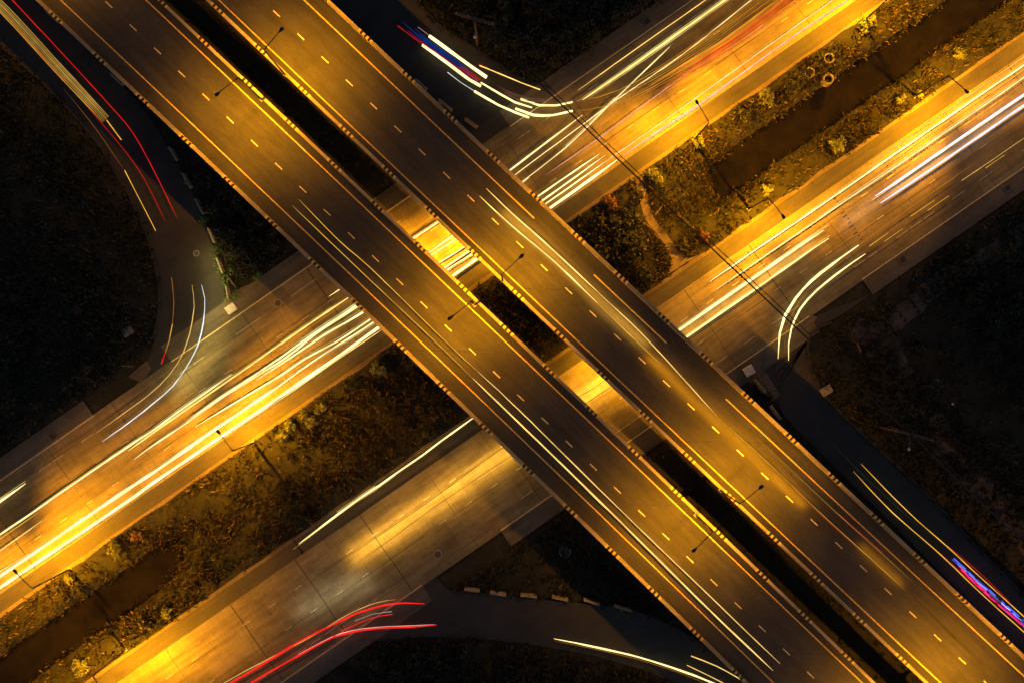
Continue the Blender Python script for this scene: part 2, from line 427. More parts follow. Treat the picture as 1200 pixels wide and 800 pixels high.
for key, (L, Rr) in SLIP.items():
    l = smooth_px(L, 70); r = smooth_px(Rr, 70); mb = MB()
    mb.ribbon([P(*q, 0) + Vector((0, 0, -0.024)) for q in l], [P(*q, 0) + Vector((0, 0, -0.024)) for q in r])
    o = mb.build('slip_road', M_slip); tag(o, kind='structure')
    km = MB()                                   # low concrete kerb on the outer edge of the bend
    kp = [P(*q, 0) for q in (l[6:62])]
    side = []
    for a, b in zip(kp, kp[1:]):
        d = (b - a).normalized(); side.append(Vector((-d.y, d.x, 0)))
    side.append(side[-1]); c = P(*r[30]); sg = 1 if (kp[24] + side[24] - c).length > (kp[24] - c).length else -1
    for a, b, na, nb in zip(kp[:-1], kp[1:], side[:-1], side[1:]):
        A0, B0 = a + na * sg * 0.02, b + nb * sg * 0.02; A1, B1 = a + na * sg * 0.3, b + nb * sg * 0.3
        zz = Vector((0, 0, 0.09)); lo = Vector((0, 0, -0.15))
        km.add([A0 + lo, B0 + lo, B0 + zz, A0 + zz, A1 + zz, B1 + zz, A1 + lo, B1 + lo], [(0, 1, 2, 3), (3, 2, 5, 4), (4, 5, 7, 6)])
    km.build('kerb', M_slip, o)
# footpath worn across the median
l = smooth_px([(742, 196), (745, 212), (750, 237), (758, 258), (772, 276), (784, 296), (786, 312), (782, 322)], 40)
r = smooth_px([(758, 190), (754, 206), (760, 232), (766, 254), (780, 272), (793, 292), (806, 303), (824, 296)], 40)
mb = MB()
def gz(p): return float(ground_height(np.array([p.x]), np.array([p.y]))[0])
for k in range(39):
    qs = [P(*l[k]), P(*l[k + 1])]; rs = [P(*r[k]), P(*r[k + 1])]
    row = []
    for t in np.linspace(0, 1, 5):
        for m in (0, 1):
            p = qs[m].lerp(rs[m], t); p.z = gz(p) + 0.05; row.append(p)
    for t in range(4): mb.poly([row[2 * t], row[2 * t + 1], row[2 * t + 3], row[2 * t + 2]])
tag(mb.build('footpath', M_dirt), kind='structure')
M_track = slab_material('pale_track_soil', (0.075, 0.058, 0.045), 0.6, 0.35, 0.5)
def track(pts, wid, seed):
    c = catmull([P(x, y) for x, y in pts], 1.0); mb = MB(); a = []; b = []
    rows = []
    for i, p in enumerate(c):
        t = (c[min(i + 1, len(c) - 1)] - c[max(i - 1, 0)]).normalized(); n = Vector((-t.y, t.x, 0)); row = []
        wl, wr = (wid * (0.8 + 0.5 * mnoise.noise((i * 0.16, seed, k)) + 0.3 * mnoise.noise((i * 0.6, seed, k + 5))) for k in (0, 9)); wl = max(wl, 0.4); wr = max(wr, 0.4)
        for q in range(9):
            f = q / 8; r = p + n * (wl * (1 - f) - wr * f); r.z = gz(r) + 0.03; row.append(r)
        rows.append(row)
    for i in range(len(rows) - 1):
        for q in range(8): mb.poly([rows[i][q], rows[i][q + 1], rows[i + 1][q + 1], rows[i + 1][q]])
    tag(mb.build('dirt_track', M_track), kind='structure')
track([(1000, 385), (1035, 408), (1062, 445), (1085, 490), (1120, 535), (1165, 590), (1215, 640), (1290, 720)], 2.1, 1)
track([(1030, 392), (1075, 355), (1120, 320), (1180, 285), (1290, 215)], 1.6, 2)
# bare islands where slip roads leave
mb = MB()
for poly in ([(262, 350), (281, 338), (300, 330), (300, 356), (262, 382)], [(868, 424), (882, 414), (892, 428), (904, 446), (914, 462), (905, 470), (890, 452), (872, 446)], [(166, 448), (150, 441), (172, 422), (177, 432)],
             [(945, 366), (958, 372), (950, 385), (946, 392)], [(410, 758), (422, 744), (438, 748), (432, 756)]):
    mb.poly([P(*q) + Vector((0, 0, -0.008)) for q in poly])
tag(mb.build('traffic_island', M_dirt), kind='structure')

# ------------------------------------------------------------------ viaducts
DZ = 7.5; PT = 8.35
def qx(t, y):
    a, b, c = t
    u = min(max(y, 0), 800) / 400.0
    x = a * (u - 1) * (u - 2) / 2 - b * u * (u - 2) + c * u * (u - 1) / 2
    if y < 0: x += y * ((-1.5 * a + 2 * b - 0.5 * c) / 400)
    if y > 800: x += (y - 800) * ((0.5 * a - 2 * b + 1.5 * c) / 400)
    return x
YS = [-900, -500, -250, -100] + list(range(0, 801, 50)) + [900, 1050, 1300, 1700]
def line(t, z, ys=YS): return [P(qx(t, y), y, z) for y in ys]
def offs(pts, d):
    """shift a polyline sideways by d metres (positive = towards +x)"""
    out = []
    for k, p in enumerate(pts):
        t = (pts[min(k + 1, len(pts) - 1)] - pts[max(k - 1, 0)]).normalized(); out.append(p + Vector((-t.y, t.x, 0)) * d)
    return out
def at_z(pts, z): return [Vector((p.x, p.y, z)) for p in pts]
def viaduct(label, left_par, right_par, edge_l, edge_r, centre, stripes, gaps, inner_right):
    root = thing('viaduct', at_z([line(centre, 0)[13]], 0)[0], label, 'viaduct', 'parallel concrete viaducts crossing over the highway')
    inv = -Vector(root.location)
    def fin(mb, name, mats):
        mb.v = [tuple(Vector(p) + inv) for p in mb.v]; return mb.build(name, mats, root)
    # parapet lines are measured on their top outer/inner corner; W = top width
    W = 0.34
    Lo = line(left_par, PT); Ro = line(right_par, PT)
    if inner_right:   # inner parapet is on the right: measured inner(deck side) corner there
        Ll = Lo; Lr = offs(Lo, W); Rl = Ro; Rr = offs(Ro, W)
    else:
        Lr = Lo; Ll = offs(Lo, -W); Rr = Ro; Rl = offs(Ro, -W)
    # deck slab
    mb = MB(); el, er = at_z(Ll, DZ), at_z(Rr, DZ); bl, br = at_z(offs(Ll, 0.03), DZ - 0.35), at_z(offs(Rr, -0.03), DZ - 0.35)
    el2, er2 = at_z(offs(Ll, 0.005), DZ - 0.02), at_z(offs(Rr, -0.005), DZ - 0.02)
    mb.ribbon(el2, er2); mb.ribbon(br, bl); mb.ribbon(bl, el2); mb.ribbon(er2, br)
    fin(mb, 'deck_slab', M_conc)
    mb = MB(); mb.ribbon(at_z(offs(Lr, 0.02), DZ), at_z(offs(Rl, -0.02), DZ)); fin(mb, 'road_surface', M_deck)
    for a, b in ((Ll, Lr), (Rl, Rr)):
        mb = MB(); a0, b0 = at_z(offs(a, 0.0), DZ - 0.4), at_z(offs(b, 0.0), DZ - 0.4)
        am, bm = at_z(a, PT), at_z(b, PT)
        flare_a, flare_b = at_z(offs(a, -0.03), DZ + 0.25), at_z(offs(b, 0.03), DZ + 0.25)
        mb.ribbon(am, bm); mb.ribbon(flare_a, am); mb.ribbon(bm, flare_b); mb.ribbon(at_z(offs(a, -0.03), DZ - 0.4), flare_a); mb.ribbon(flare_b, at_z(offs(b, 0.03), DZ - 0.4))
        mb.ribbon(at_z(offs(b, 0.03), DZ - 0.4), at_z(offs(a, -0.03), DZ - 0.4))
        par = fin(mb, 'parapet', M_parapet)
        # hazard stripes painted in groups of three black blocks
        y0, dy = stripes[0] if a is Ll else stripes[1]
        y = y0 - 3 * dy
        ta = left_par if a is Ll else right_par
        while y < 960:
            sm = MB(); base = P(qx(ta, y), y, PT); nxt = P(qx(ta, y + 5), y + 5, PT); t = (nxt - base).normalized(); n = Vector((-t.y, t.x, 0))
            o0 = 0.0 if ((a is Ll) == inner_right) or (a is Rl and inner_right) else -W
            if a is Ll: o0 = 0.0 if inner_right else -W
            if a is Rl: o0 = 0.0 if inner_right else -W
            for q in range(7):
                s0 = -1.1 + q * 0.31; s1 = s0 + 0.31; mi = q % 2; e = 0.012; sk = 0.12
                c = lambda s, o, z: base + t * s + n * (o0 + o) + Vector((0, 0, z))
                zz = e; zl = -0.55
                for (oa, za, ob, zb) in ((-e, zz, W + e, zz), (W + e, zz, W + 0.03 + e, zl), (-0.03 - e, zl, -e, zz)):
                    ka = sk if za == zl else 0; kb = sk if zb == zl else 0
                    sm.poly([c(s0 + ka, oa, za), c(s1 + ka, oa, za), c(s1 + kb, ob, zb), c(s0 + kb, ob, zb)], 1 - mi)
            y += dy
            sm.v = [tuple(Vector(p) + inv) for p in sm.v]
            sm.build('hazard_stripe', [M_black, M_yellow_paint], par)
    # girders
    for f in (0.1, 0.3, 0.5, 0.7, 0.9):
        mb = MB(); c = [p.lerp(q, f) for p, q in zip(Ll, Rr)]
        for w, z0, z1 in ((0.55, DZ - 0.6, DZ - 0.352), (0.25, DZ - 1.5, DZ - 0.6), (0.65, DZ - 1.8, DZ - 1.5)):
            a, b = offs(c, -w / 2), offs(c, w / 2)
            mb.ribbon(at_z(a, z0), at_z(a, z1)); mb.ribbon(at_z(b, z1), at_z(b, z0)); mb.ribbon(at_z(b, z0), at_z(a, z0)); mb.ribbon(at_z(a, z1), at_z(b, z1))
        fin(mb, 'girder', M_conc)
    # piers: clear of every lower road
    cl = line(centre, 0)
    vx = V
    for vv in (-65, -37.5, -9.2, 19.0, 47.0, 75.0):
        best = None
        for k in range(len(cl) - 1):
            va = (cl[k] - OA).dot(V); vb = (cl[k + 1] - OA).dot(V)
            if (va - vv) * (vb - vv) <= 0: best = cl[k].lerp(cl[k + 1], (vv - va) / (vb - va)); d = (cl[k + 1] - cl[k]).normalized()
        if best is None: continue
        ang = math.atan2(d.y, d.x)
        cm = MB(); cm.box(best + inv + Vector((0, 0, DZ - 2.32)), (1.3, 9.0, 1.0), ang); pr = cm.build('pier_cap', M_conc, root)
        for o in (-2.4, 2.4):
            mb = MB(); p = best + Vector((-d.y, d.x, 0)) * o + inv
            mb.lathe([(0.0, -0.3), (0.62, -0.3), (0.55, 0.1), (0.55, DZ - 2.85)], p, 20)
            mb.build('column', M_conc, pr)
    # markings on the deck
    mb = MB()
    def stripe(t, w, y0, y1):
        ys = [y for y in YS if y0 < y < y1]; ys = [y0] + ys + [y1]; c = line(t, DZ + 0.004, ys); mb.ribbon(offs(c, -w / 2), offs(c, w / 2))
    stripe(edge_l, 0.155, -900, 1700)
    fin(mb, 'edge_line', M_edge); mb = MB(); prev = -900
    for g0, g1 in gaps: stripe(edge_r, 0.155, prev, g0); prev = g1
    stripe(edge_r, 0.155, prev, 1700)
    fin(mb, 'edge_line', M_edge); mb = MB()
    ya = centre_start[inner_right]; y = ya - 27.05 * 6
    while y < 1000:
        mb = MB(); a = P(qx(centre, y), y, DZ + 0.004); b = P(qx(centre, y + 7.6), y + 7.6, DZ + 0.004); t = (b - a).normalized(); n = Vector((-t.y, t.x, 0)) * 0.07
        mb.poly([a - n, b - n, b + n, a + n]); y += 27.05
        fin(mb, 'lane_dash', M_paint)
    # expansion joints across the deck
    for vv in (-65, -37.5, -9.2, 19.0, 47.0):
        mb = MB()
        for k in range(len(cl) - 1):
            va = (cl[k] - OA).dot(V); vb = (cl[k + 1] - OA).dot(V)
            if (va - vv) * (vb - vv) <= 0:
                f = (vv - va) / (vb - va); a = Lr[k].lerp(Lr[k + 1], f); b = Rl[k].lerp(Rl[k + 1], f); d = (cl[k + 1] - cl[k]).normalized() * 0.09
                z = Vector((0, 0, DZ + 0.002)); a = Vector((a.x, a.y, 0)); b = Vector((b.x, b.y, 0))
                a = a.lerp(b, 0.02); mb.poly([a - d + z, b - d + z, b + d + z, a + d + z])
        fin(mb, 'expansion_joint', M_joint)
    return root, inv
centre_start = {True: 2.0, False: 12.5}
via1, inv1 = viaduct('left of the two parallel viaducts, carrying the pair of long yellow-white headlight streaks', (41, 461, 872), (184, 606, 1022),
                     (70.7, 492.5, 907), (170.7, 592, 1011), (121.5, 541.5, 960), ((22, 48.1), (3, 48.0)), [], True)
via2, inv2 = viaduct('right of the two parallel viaducts, with breaks in its right edge line', (246, 667, 1089), (386, 810, 1236),
                     (256, 677.5, 1103), (356, 779, 1209), (307, 729, 1156), ((10, 47.6), (-6, 47.1)), [(256, 322), (402, 467)], False)

# soffit lamps that light the carriageways where they run under the viaducts
def spot(name, energy, parent, loc, size=R(150), blend=1.0, color=SODIUM, rad=0.12):
    l = bpy.data.lights.new(name, 'SPOT'); l.energy = energy; l.color = color; l.spot_size = size; l.spot_blend = blend; l.shadow_soft_size = rad
    o = bpy.data.objects.new(name, l); COL.objects.link(o); o.parent = parent; o.location = loc; return o
for (rt, inv, px, py, e) in ((via1, inv1, 476, 318, 5.0), (via2, inv2, 560, 262, 4.0), (via1, inv1, 648, 468, 0.12), (via2, inv2, 715, 424, 1.6)):
    p = P(px, py, 5.4) + inv
    mb = MB(); mb.box(p + Vector((0, 0, 0.16)), (0.7, 0.3, 0.14), ROAD_ANG, taper=0.8); lm = mb.build('soffit_lamp', M_steel, rt)
    ln = MB(); ln.box(p + Vector((0, 0, 0.075)), (0.55, 0.22, 0.03), ROAD_ANG); ln.build('lens', M_lens, lm)
    spot('soffit_light', SOFFIT_W * e, rt, p, R(128), 0.7)

# ------------------------------------------------------------------ street lamps
def make_lamp(height, arm, label, group, lit=True, watt=0.0, batwing=True):
    root = thing('street_lamp', (0, 0, 0), label, 'street lamp', group)
    mb = MB(); mb.box((0, 0, 0.03), (0.42, 0.42, 0.06)); mb.lathe([(0.14, 0.06), (0.14, 0.35), (0.10, 0.4)], n=12); mb.build('base_plate', M_steel, root)
    mb = MB(); mb.tube([(0, 0, 0.06), (0, 0, height * 0.5), (0, 0, height - 0.05)], [0.12, 0.10, 0.08], 12); mb.build('pole', M_steel_dark, root, True)
    mb = MB(); mb.tube([(0, 0, height - 0.25), (0.05, 0, height), (0.4, 0, height + 0.08), (arm * 0.6, 0, height + 0.2), (arm - 0.25, 0, height + 0.22)], [0.065, 0.06, 0.055, 0.05, 0.045], 10); mb.build('arm', M_steel_dark, root, True)
    # cobra head: teardrop housing
    mb = MB(); n = 14; prof = [(-0.42, 0.045, 0.05), (-0.28, 0.07, 0.06), (-0.1, 0.15, 0.09), (0.1, 0.20, 0.11), (0.27, 0.17, 0.09), (0.37, 0.08, 0.05)]
    vs = []; fs = []
    for x, w, h in prof:
        for k in range(n):
            a = 2 * math.pi * k / n; zz = math.sin(a) * h; vs.append((arm + x, math.cos(a) * w, height + 0.22 + max(zz, -0.05)))
    for i in range(len(prof) - 1):
        for k in range(n): fs.append((i * n + k, i * n + (k + 1) % n, (i + 1) * n + (k + 1) % n, (i + 1) * n + k))
    fs.append(tuple(range(n - 1, -1, -1))); fs.append(tuple((len(prof) - 1) * n + k for k in range(n)))
    mb.add(vs, fs); hd = mb.build('lamp_head', M_steel_dark, root, True)
    mb = MB(); mb.lathe([(0.0, -0.06), (0.09, -0.045), (0.14, 0.0)], (arm + 0.1, 0, height + 0.155), 14); mb.build('lens', M_lens if lit else M_lens_off, hd, True)
    if lit and batwing:
        for sg in (-1, 1):
            l = spot('lamp_light', watt, root, (arm + 0.1, 0.05 * sg, height + 0.02), R(118), 1.0)
            l.rotation_euler = (R(38) * sg, R(14), 0)
    elif lit: spot('lamp_light', watt, root, (arm + 0.1, 0, height + 0.02), R(152), 1.0)
    return root
def lamp_pose(head, elbow, z_top, z_base):
    e = P(*elbow, z_top); h = P(*head, z_top); d = h - e
    return Vector((e.x, e.y, z_base)), math.atan2(d.y, d.x), d.length
GA = 'street lamps standing along the median bank'
lampA = [((-219, 832), (-202, 852), 'street lamp on the median bank beyond the lower left corner'),
         ((19, 669), (37.5, 689), 'leftmost street lamp on the median bank, its arm over two thick white light trails'),
         ((257, 506), (272.5, 528), 'street lamp on the median bank below where the left slip road joins'),
         ((816, 120), (831, 144), 'street lamp with bushes round its foot, above the footpath across the median'),
         ((1030, -28), (1045, -5), 'street lamp near the top edge, its foot in a shrub by the concrete rings'),
         ((1265, -190), (1282, -170), 'street lamp on the median bank beyond the top right corner')]
lampB = [((125, 814), (108.7, 791.5), 'street lamp at the bottom left, leaning over the road below the canal'),
         ((917.5, 254.5), (901, 232), 'street lamp right of the footpath, its arm pointing towards the curving white trails'),
         ((1132.5, 108.7), (1112, 89), 'street lamp at the right end of the median bank next to thin white trails'),
         ((1346, -36), (1328, -58), 'street lamp on the median bank beyond the right edge')]
ZT = 8.0
proto = None; proto_off = None
for head, elbow, lab in lampA + lampB:
    p, rz, L = lamp_pose(head, elbow, ZT, 0.0); p.z = -0.06
    if proto is None:
        proto = make_lamp(ZT, 2.75, lab, GA, True, ROAD_LAMP_W); proto.location = p; proto.rotation_euler.z = rz
    else: dup(proto, p, rz, lab)
p, rz, L = lamp_pose((354, 646), (338, 623), ZT, 0.0); p.z = -0.06
o = make_lamp(ZT, 2.75, 'unlit street lamp beside the dark stretch of road near the wavy white trail', GA, False); o.location = p; o.rotation_euler.z = rz
GV = 'street lamps standing on the viaduct parapets'
lv = [((257, 110), (279.5, 91), 'viaduct lamp nearest the top left corner, arm over the left viaduct'),
      ((529, 372), (552.5, 353.5), 'viaduct lamp near the middle, arm over the left viaduct beside the small grass patch'),
      ((812.5, 644), (835.5, 622), 'lowest lamp over the left viaduct, beside two yellow-white headlight streaks'),
      ((1097, 912), (1120, 890), 'lamp over the left viaduct beyond the bottom edge'),
      ((-18, -158), (4, -177), 'lamp over the left viaduct beyond the top edge'),
      ((329.5, 37), (309.5, 59), 'uppermost lamp over the right viaduct, near the top edge'),
      ((609.5, 302), (588, 322), 'lamp over the middle of the right viaduct beside the headlight pair'),
      ((891.5, 569.5), (867, 590), 'lowest lamp over the right viaduct, standing by the dark gap'),
      ((1172, 836), (1149, 857), 'lamp over the right viaduct beyond the bottom edge'),
      ((50, -229), (29, -208), 'lamp over the right viaduct beyond the top edge')]
VZ = 16.4; protoV = None
for head, elbow, lab in lv:
    p, rz, L = lamp_pose(head, elbow, VZ, PT)
    if protoV is None:
        protoV = make_lamp(VZ - PT, 2.85, lab, GV, True, BRIDGE_LAMP_W, False); protoV.location = p; protoV.rotation_euler.z = rz
    else: dup(protoV, p, rz, lab)

# ------------------------------------------------------------------ power line
poles = [((556, 22), 'wooden utility pole hidden among the dark trees at the top'),
         ((1070, 509), 'wooden utility pole with a slanted crossarm in the dark field on the right'),
         ((1300, 722), 'wooden utility pole beyond the right edge')]
PZ = 8.6; tops = []
for (px, py), lab in poles:
    t = P(px, py, PZ); tops.append(t)
    root = thing('utility_pole', (t.x, t.y, -0.1), lab, 'utility pole', 'wooden utility poles carrying the cables')
    ang = math.atan2(-55, 193)
    mb = MB(); mb.tube([(0, 0, -0.3), (0, 0, 4), (0, 0, PZ + 0.55)], [0.17, 0.15, 0.11], 12); mb.build('pole', M_wood, root, True)
    mb = MB(); mb.box((0, 0, 0), (5.0, 0.26, 0.24), M=Matrix.Translation((0, 0, PZ)) @ Matrix.Rotation(ang, 4, 'Z')); mb.build('crossarm', M_wood, root)
    for k in (-2.2, -0.7, 0.7, 2.2):
        mb = MB(); mb.lathe([(0.0, 0.32), (0.05, 0.32), (0.09, 0.24), (0.05, 0.2), (0.1, 0.12), (0.05, 0.08), (0.03, 0.0)], Vector((math.cos(ang) * k, math.sin(ang) * k, PZ + 0.12)), 10); mb.build('insulator', M_ceramic, root)
    mb = MB(); mb.tube([(0, 0, PZ - 1.2), (0.15, -0.7, PZ - 0.9), (-0.02, -1.75, PZ - 0.75)], 0.03, 8); br = mb.build('lamp_bracket', M_steel, root)
    mb = MB(); mb.lathe([(0, 0.1), (0.12, 0.08), (0.18, -0.02), (0.2, -0.08), (0.0, -0.1)], (-0.02, -1.85, PZ - 0.75), 12); mb.build('lamp_shade', M_pale, br)
for k, (off, rad, lab) in enumerate(((-0.25, 0.09, 'thick black overhead cable crossing the highway right of the viaducts, the left of two'),
                                    (0.25, 0.05, 'thin black overhead cable running beside the thick one over the highway'))):
    mb = MB()
    for a, b in zip(tops, tops[1:]):
        d = (b - a).normalized(); n = Vector((-d.y, d.x, 0)) * off; pts = []
        for q in range(41):
            t = q / 40; p = a.lerp(b, t) + n; p.z = PZ + 0.45 - 4 * t * (1 - t) * 1.1; pts.append(p)
        mb.tube(pts, rad, 6)
    tag(mb.build('overhead_cable', M_cable), lab, 'cable', 'overhead cables strung between the utility poles')

# ------------------------------------------------------------------ concrete barrier blocks
def barrier_mesh(L):
    mb = MB(); prof = [(-0.24, 0.0), (-0.24, 0.12), (-0.15, 0.3), (-0.11, 0.72), (-0.08, 0.76), (0.08, 0.76), (0.11, 0.72), (0.15, 0.3), (0.24, 0.12), (0.24, 0.0)]
    n = len(prof); vs = [(-L / 2, y, z) for y, z in prof] + [(L / 2, y, z) for y, z in prof]
    mb.add(vs, [(i, i + 1, n + i + 1, n + i) for i in range(n - 1)] + [tuple(range(n)), tuple(range(2 * n - 1, n - 1, -1))])
    return mb
blocks = [((51, 10), (66, 24), 'pale concrete barrier block against the left viaduct near the top left corner'),
          ((128, 85), (142, 98), 'pale concrete barrier block tucked under the left viaduct, second from the top left corner'),
          ((197, 172), (206, 187), 'lone concrete block on the left slip road edge just off the left viaduct'),
          ((213, 203), (222, 219), 'top concrete block of the vine-covered row beside the left slip road'),
          ((228, 233), (237, 250), 'second concrete block down the vine-covered row beside the left slip road'),
          ((243, 267), (250, 284), 'middle concrete block of the vine-covered row beside the left slip road'),
          ((253, 302), (260, 320), 'concrete block with a fallen timber beside it, in the vine-covered row'),
          ((264, 335), (267, 351), 'lowest concrete block of the vine-covered row, touching the pale slab'),
          ((544, 691), (562, 693), 'leftmost concrete block along the dark slip road at the bottom'),
          ((574, 695), (593, 698), 'second concrete block from the left along the bottom slip road'),
          ((610, 698), (629, 700), 'third concrete block from the left along the bottom slip road'),
          ((647, 700), (666, 704), 'fourth concrete block from the left along the bottom slip road'),
          ((684, 703), (703, 709), 'slightly turned fifth concrete block along the bottom slip road'),
          ((720, 710), (740, 716), 'last concrete block of the bottom row, half lost in weeds near the viaduct'),
          ((886, 445), (898, 460), 'concrete barrier block beside the pale slab, right of the right viaduct'),
          ((905, 476), (916, 491), 'concrete barrier block below the pale slab, close to the right viaduct'),
          ((486, 92), (499, 104), 'concrete block hugging the right viaduct near the top trails, the uppermost of three'),
          ((514, 116), (529, 128), 'middle of three concrete blocks between right viaduct and top slip road'),
          ((545, 138), (559, 148), 'lowest of three concrete blocks at the mouth of the top slip road')]
for a, b, lab in blocks:
    pa, pb = P(*a, 0.7), P(*b, 0.7); d = pb - pa; c = (pa + pb) / 2
    o = barrier_mesh(d.length).build('barrier_block', M_conc_old); o.location = (c.x, c.y, gz(c) + 0.0); o.rotation_euler.z = math.atan2(d.y, d.x)
    tag(o, lab, 'barrier', 'concrete barrier blocks along the slip roads')

# slabs, covers, rings, timber
def slab(px, py, w, d, h, ang, label, name='concrete_slab', mat=M_pale, cat='slab', tilt=0.0):
    p = P(px, py); mb = MB(); mb.box((0, 0, h / 2), (w, d, h), taper=0.96)
    o = mb.build(name, mat); o.location = (p.x, p.y, gz(p) + 0.06); o.rotation_euler = (tilt, 0, ang); return tag(o, label, cat)
slab(271, 362, 1.35, 1.1, 0.3, R(35), 'bright pale concrete slab on the island left of the viaducts')
slab(877.5, 434, 1.3, 1.2, 0.3, R(30), 'bright pale concrete slab on the island right of the viaducts')
slab(281, 296, 1.5, 1.3, 0.12, R(38), 'grey square slab lying on dark ground under the left viaduct', mat=M_conc_old, tilt=R(8))
slab(150, 388, 1.4, 1.2, 0.15, R(32), 'grey square slab in the dark grass left of the slip road', mat=M_conc_old, tilt=R(-6))
slab(968, 457, 1.5, 1.1, 0.35, R(32), 'broken concrete block at the outer edge of the right slip road', mat=M_conc_old)
def drain(px, py, label):
    p = P(px, py); root = thing('drain_inlet', (p.x, p.y, -0.008), label, 'drain', 'square drain inlets on the shoulders', ROAD_ANG)
    mb = MB()
    for x, y, w, d in ((0, 0.42, 1.0, 0.14), (0, -0.42, 1.0, 0.14), (0.43, 0, 0.14, 0.7), (-0.43, 0, 0.14, 0.7)): mb.box((x, y, 0.03), (w, d, 0.06))
    mb.build('frame', M_outer_shoulder, root)
    mb = MB()
    for k in range(7): mb.box((-0.3 + k * 0.1, 0, 0.015), (0.045, 0.7, 0.03))
    mb.build('grate', M_iron, root)
drain(758, 25, 'square drain inlet on the dark shoulder by the woods at the top')
drain(1058, 305, 'square drain inlet on the right shoulder, nearer the viaducts')
drain(1181, 221, 'square drain inlet on the right shoulder, near the right edge')
drain(62, 511, 'square drain inlet on the left shoulder below the dark grass')
drain(600, 619, 'square drain inlet on the shoulder at the edge of the viaduct shadow')
def manhole(px, py, r, label, z=0.006):
    p = P(px, py); root = thing('manhole_cover', (p.x, p.y, z), label, 'manhole cover', 'round manhole covers')
    mb = MB(); mb.lathe([(r, 0), (r, 0.02), (r * 0.88, 0.02), (r * 0.88, 0.008)], n=28); mb.build('rim', M_conc, root)
    mb = MB(); mb.lathe([(r * 0.87, 0.012), (r * 0.6, 0.016), (r * 0.58, 0.008), (r * 0.3, 0.008), (r * 0.28, 0.016), (0.001, 0.016)], n=28); mb.build('lid', M_iron, root)
manhole(325.5, 355.5, 0.5, 'round manhole cover on the concrete road left of the viaducts')
manhole(513, 649, 0.55, 'dark round manhole cover on the lower road near the viaduct shadow')
manhole(662, 646, 0.75, 'large round manhole cover in the dark ground beside the left viaduct', 0.09)
manhole(230, 297, 0.4, 'small round manhole cover at the inner edge of the left slip road', -0.018)
def ring(px, py, z, label, r=0.66, dark=False):
    p = P(px, py, z); mb = MB(); mb.lathe([(r, 0), (r, 0.5), (r - 0.02, 0.52), (r - 0.11, 0.52), (r - 0.13, 0.5), (r - 0.13, 0.0)], n=36)
    o = mb.build('concrete_ring', M_ring, smooth=False); o.location = (p.x, p.y, z); tag(o, label, 'concrete ring', 'concrete well rings lying on the bank'); return o
ring(970, 70, -0.15, 'uppermost concrete ring on the bank, lying alone')
ring(947, 87, -0.3, 'left concrete ring on the bank, partly overgrown')
ring(967.5, 96.5, -0.05, 'bottom concrete ring of the stacked pair on the bank')
ring(969.5, 94, 0.48, 'top concrete ring of the stacked pair on the bank')
def log(a, b, r, label, mat=M_wood, z=0.25):
    pa, pb = P(*a), P(*b); pa.z = gz(pa) + z; pb.z = gz(pb) + z; c = (pa + pb) / 2; mb = MB()
    mb.tube([pa - c, (pb - pa) * 0.0 + Vector((0, 0, 0.02)), pb - c], [r, r * 1.1, r * 0.85], 8); o = mb.build('timber', mat); o.location = c; tag(o, label, 'timber', 'loose timbers on the ground'); return o
log((266, 322), (277, 337), 0.11, 'orange-brown timber fallen beside the vine-covered barrier row')
log((755, 261), (764, 268), 0.07, 'pale stick at the left side of the median footpath, upper one')
log((767, 274), (773, 280), 0.07, 'pale stick at the left side of the median footpath, lower one')
log((768, 252), (777, 240), 0.08, 'pale stick on the right side of the median footpath under the cable')
log((1004, 401), (1008, 412), 0.16, 'short thick timber upright in the dark field near the curving trails')
log((143, 428), (157, 429), 0.07, 'thin pale stick in the grass by the left slip road mouth')
log((655, 688), (659, 684), 0.12, 'short pale timber in the weeds above the bottom barrier blocks')
for px, py, lab in ((1100, 446, 'pale scrap of litter in the dark field on the right'), (1116.5, 473, 'small round pale stone in the dark field on the right'), (787, 133, 'pale stone under the bushes')):
    if px == 787: continue
    p = P(px, py); mb = MB(); mb.lathe([(0.001, 0.18), (0.12, 0.16), (0.2, 0.06), (0.18, 0.0)], n=9); o = mb.build('stone', M_litter); o.location = (p.x, p.y, gz(p) + 0.1); o.scale = (1.6, 0.7, 1) if px == 1100 else (1, 1, 1); o.rotation_euler.z = -0.7
    tag(o, lab, 'stone', 'pale stones in the field')

# ------------------------------------------------------------------ vegetation
def in_poly(x, y, poly):
    c = np.zeros(x.shape, bool); n = len(poly); jx = n - 1
    for k in range(n):
        xi, yi = poly[k]; xj, yj = poly[jx]
        t = ((yi > y) != (yj > y)) & (x < (xj - xi) * (y - yi) / (yj - yi + 1e-12) + xi); c ^= t; jx = k
    return c
road_polys = []
for L, Rr in SLIP.values():
    l = smooth_px(L, 40); r = smooth_px(Rr, 40); road_polys.append([(P(*q).x, P(*q).y) for q in l] + [(P(*q).x, P(*q).y) for q in r[::-1]])
path_poly = [(P(*q).x, P(*q).y) for q in [(742, 196), (745, 212), (750, 237), (758, 258), (772, 276), (784, 296), (786, 312), (782, 322), (824, 296), (806, 303), (793, 292), (780, 272), (766, 254), (760, 232), (754, 206), (758, 190)]]
island = [(P(*q).x, P(*q).y) for q in [(255, 345), (281, 335), (310, 325), (300, 360), (262, 385)]]
def vnoise(x, y, sc, seed):
    out = np.zeros_like(x)
    for k in range(4):
        a = seed * 1.7 + k * 2.1; f = sc * (1.9 ** k)
        out += np.sin(x * f * math.cos(a) + y * f * math.sin(a) + 2.0 * np.sin(y * f * 0.7 * math.cos(a + 1) - x * f * 0.6 * math.sin(a + 1) + a)) / (1.4 ** k)
    return out / 2.6
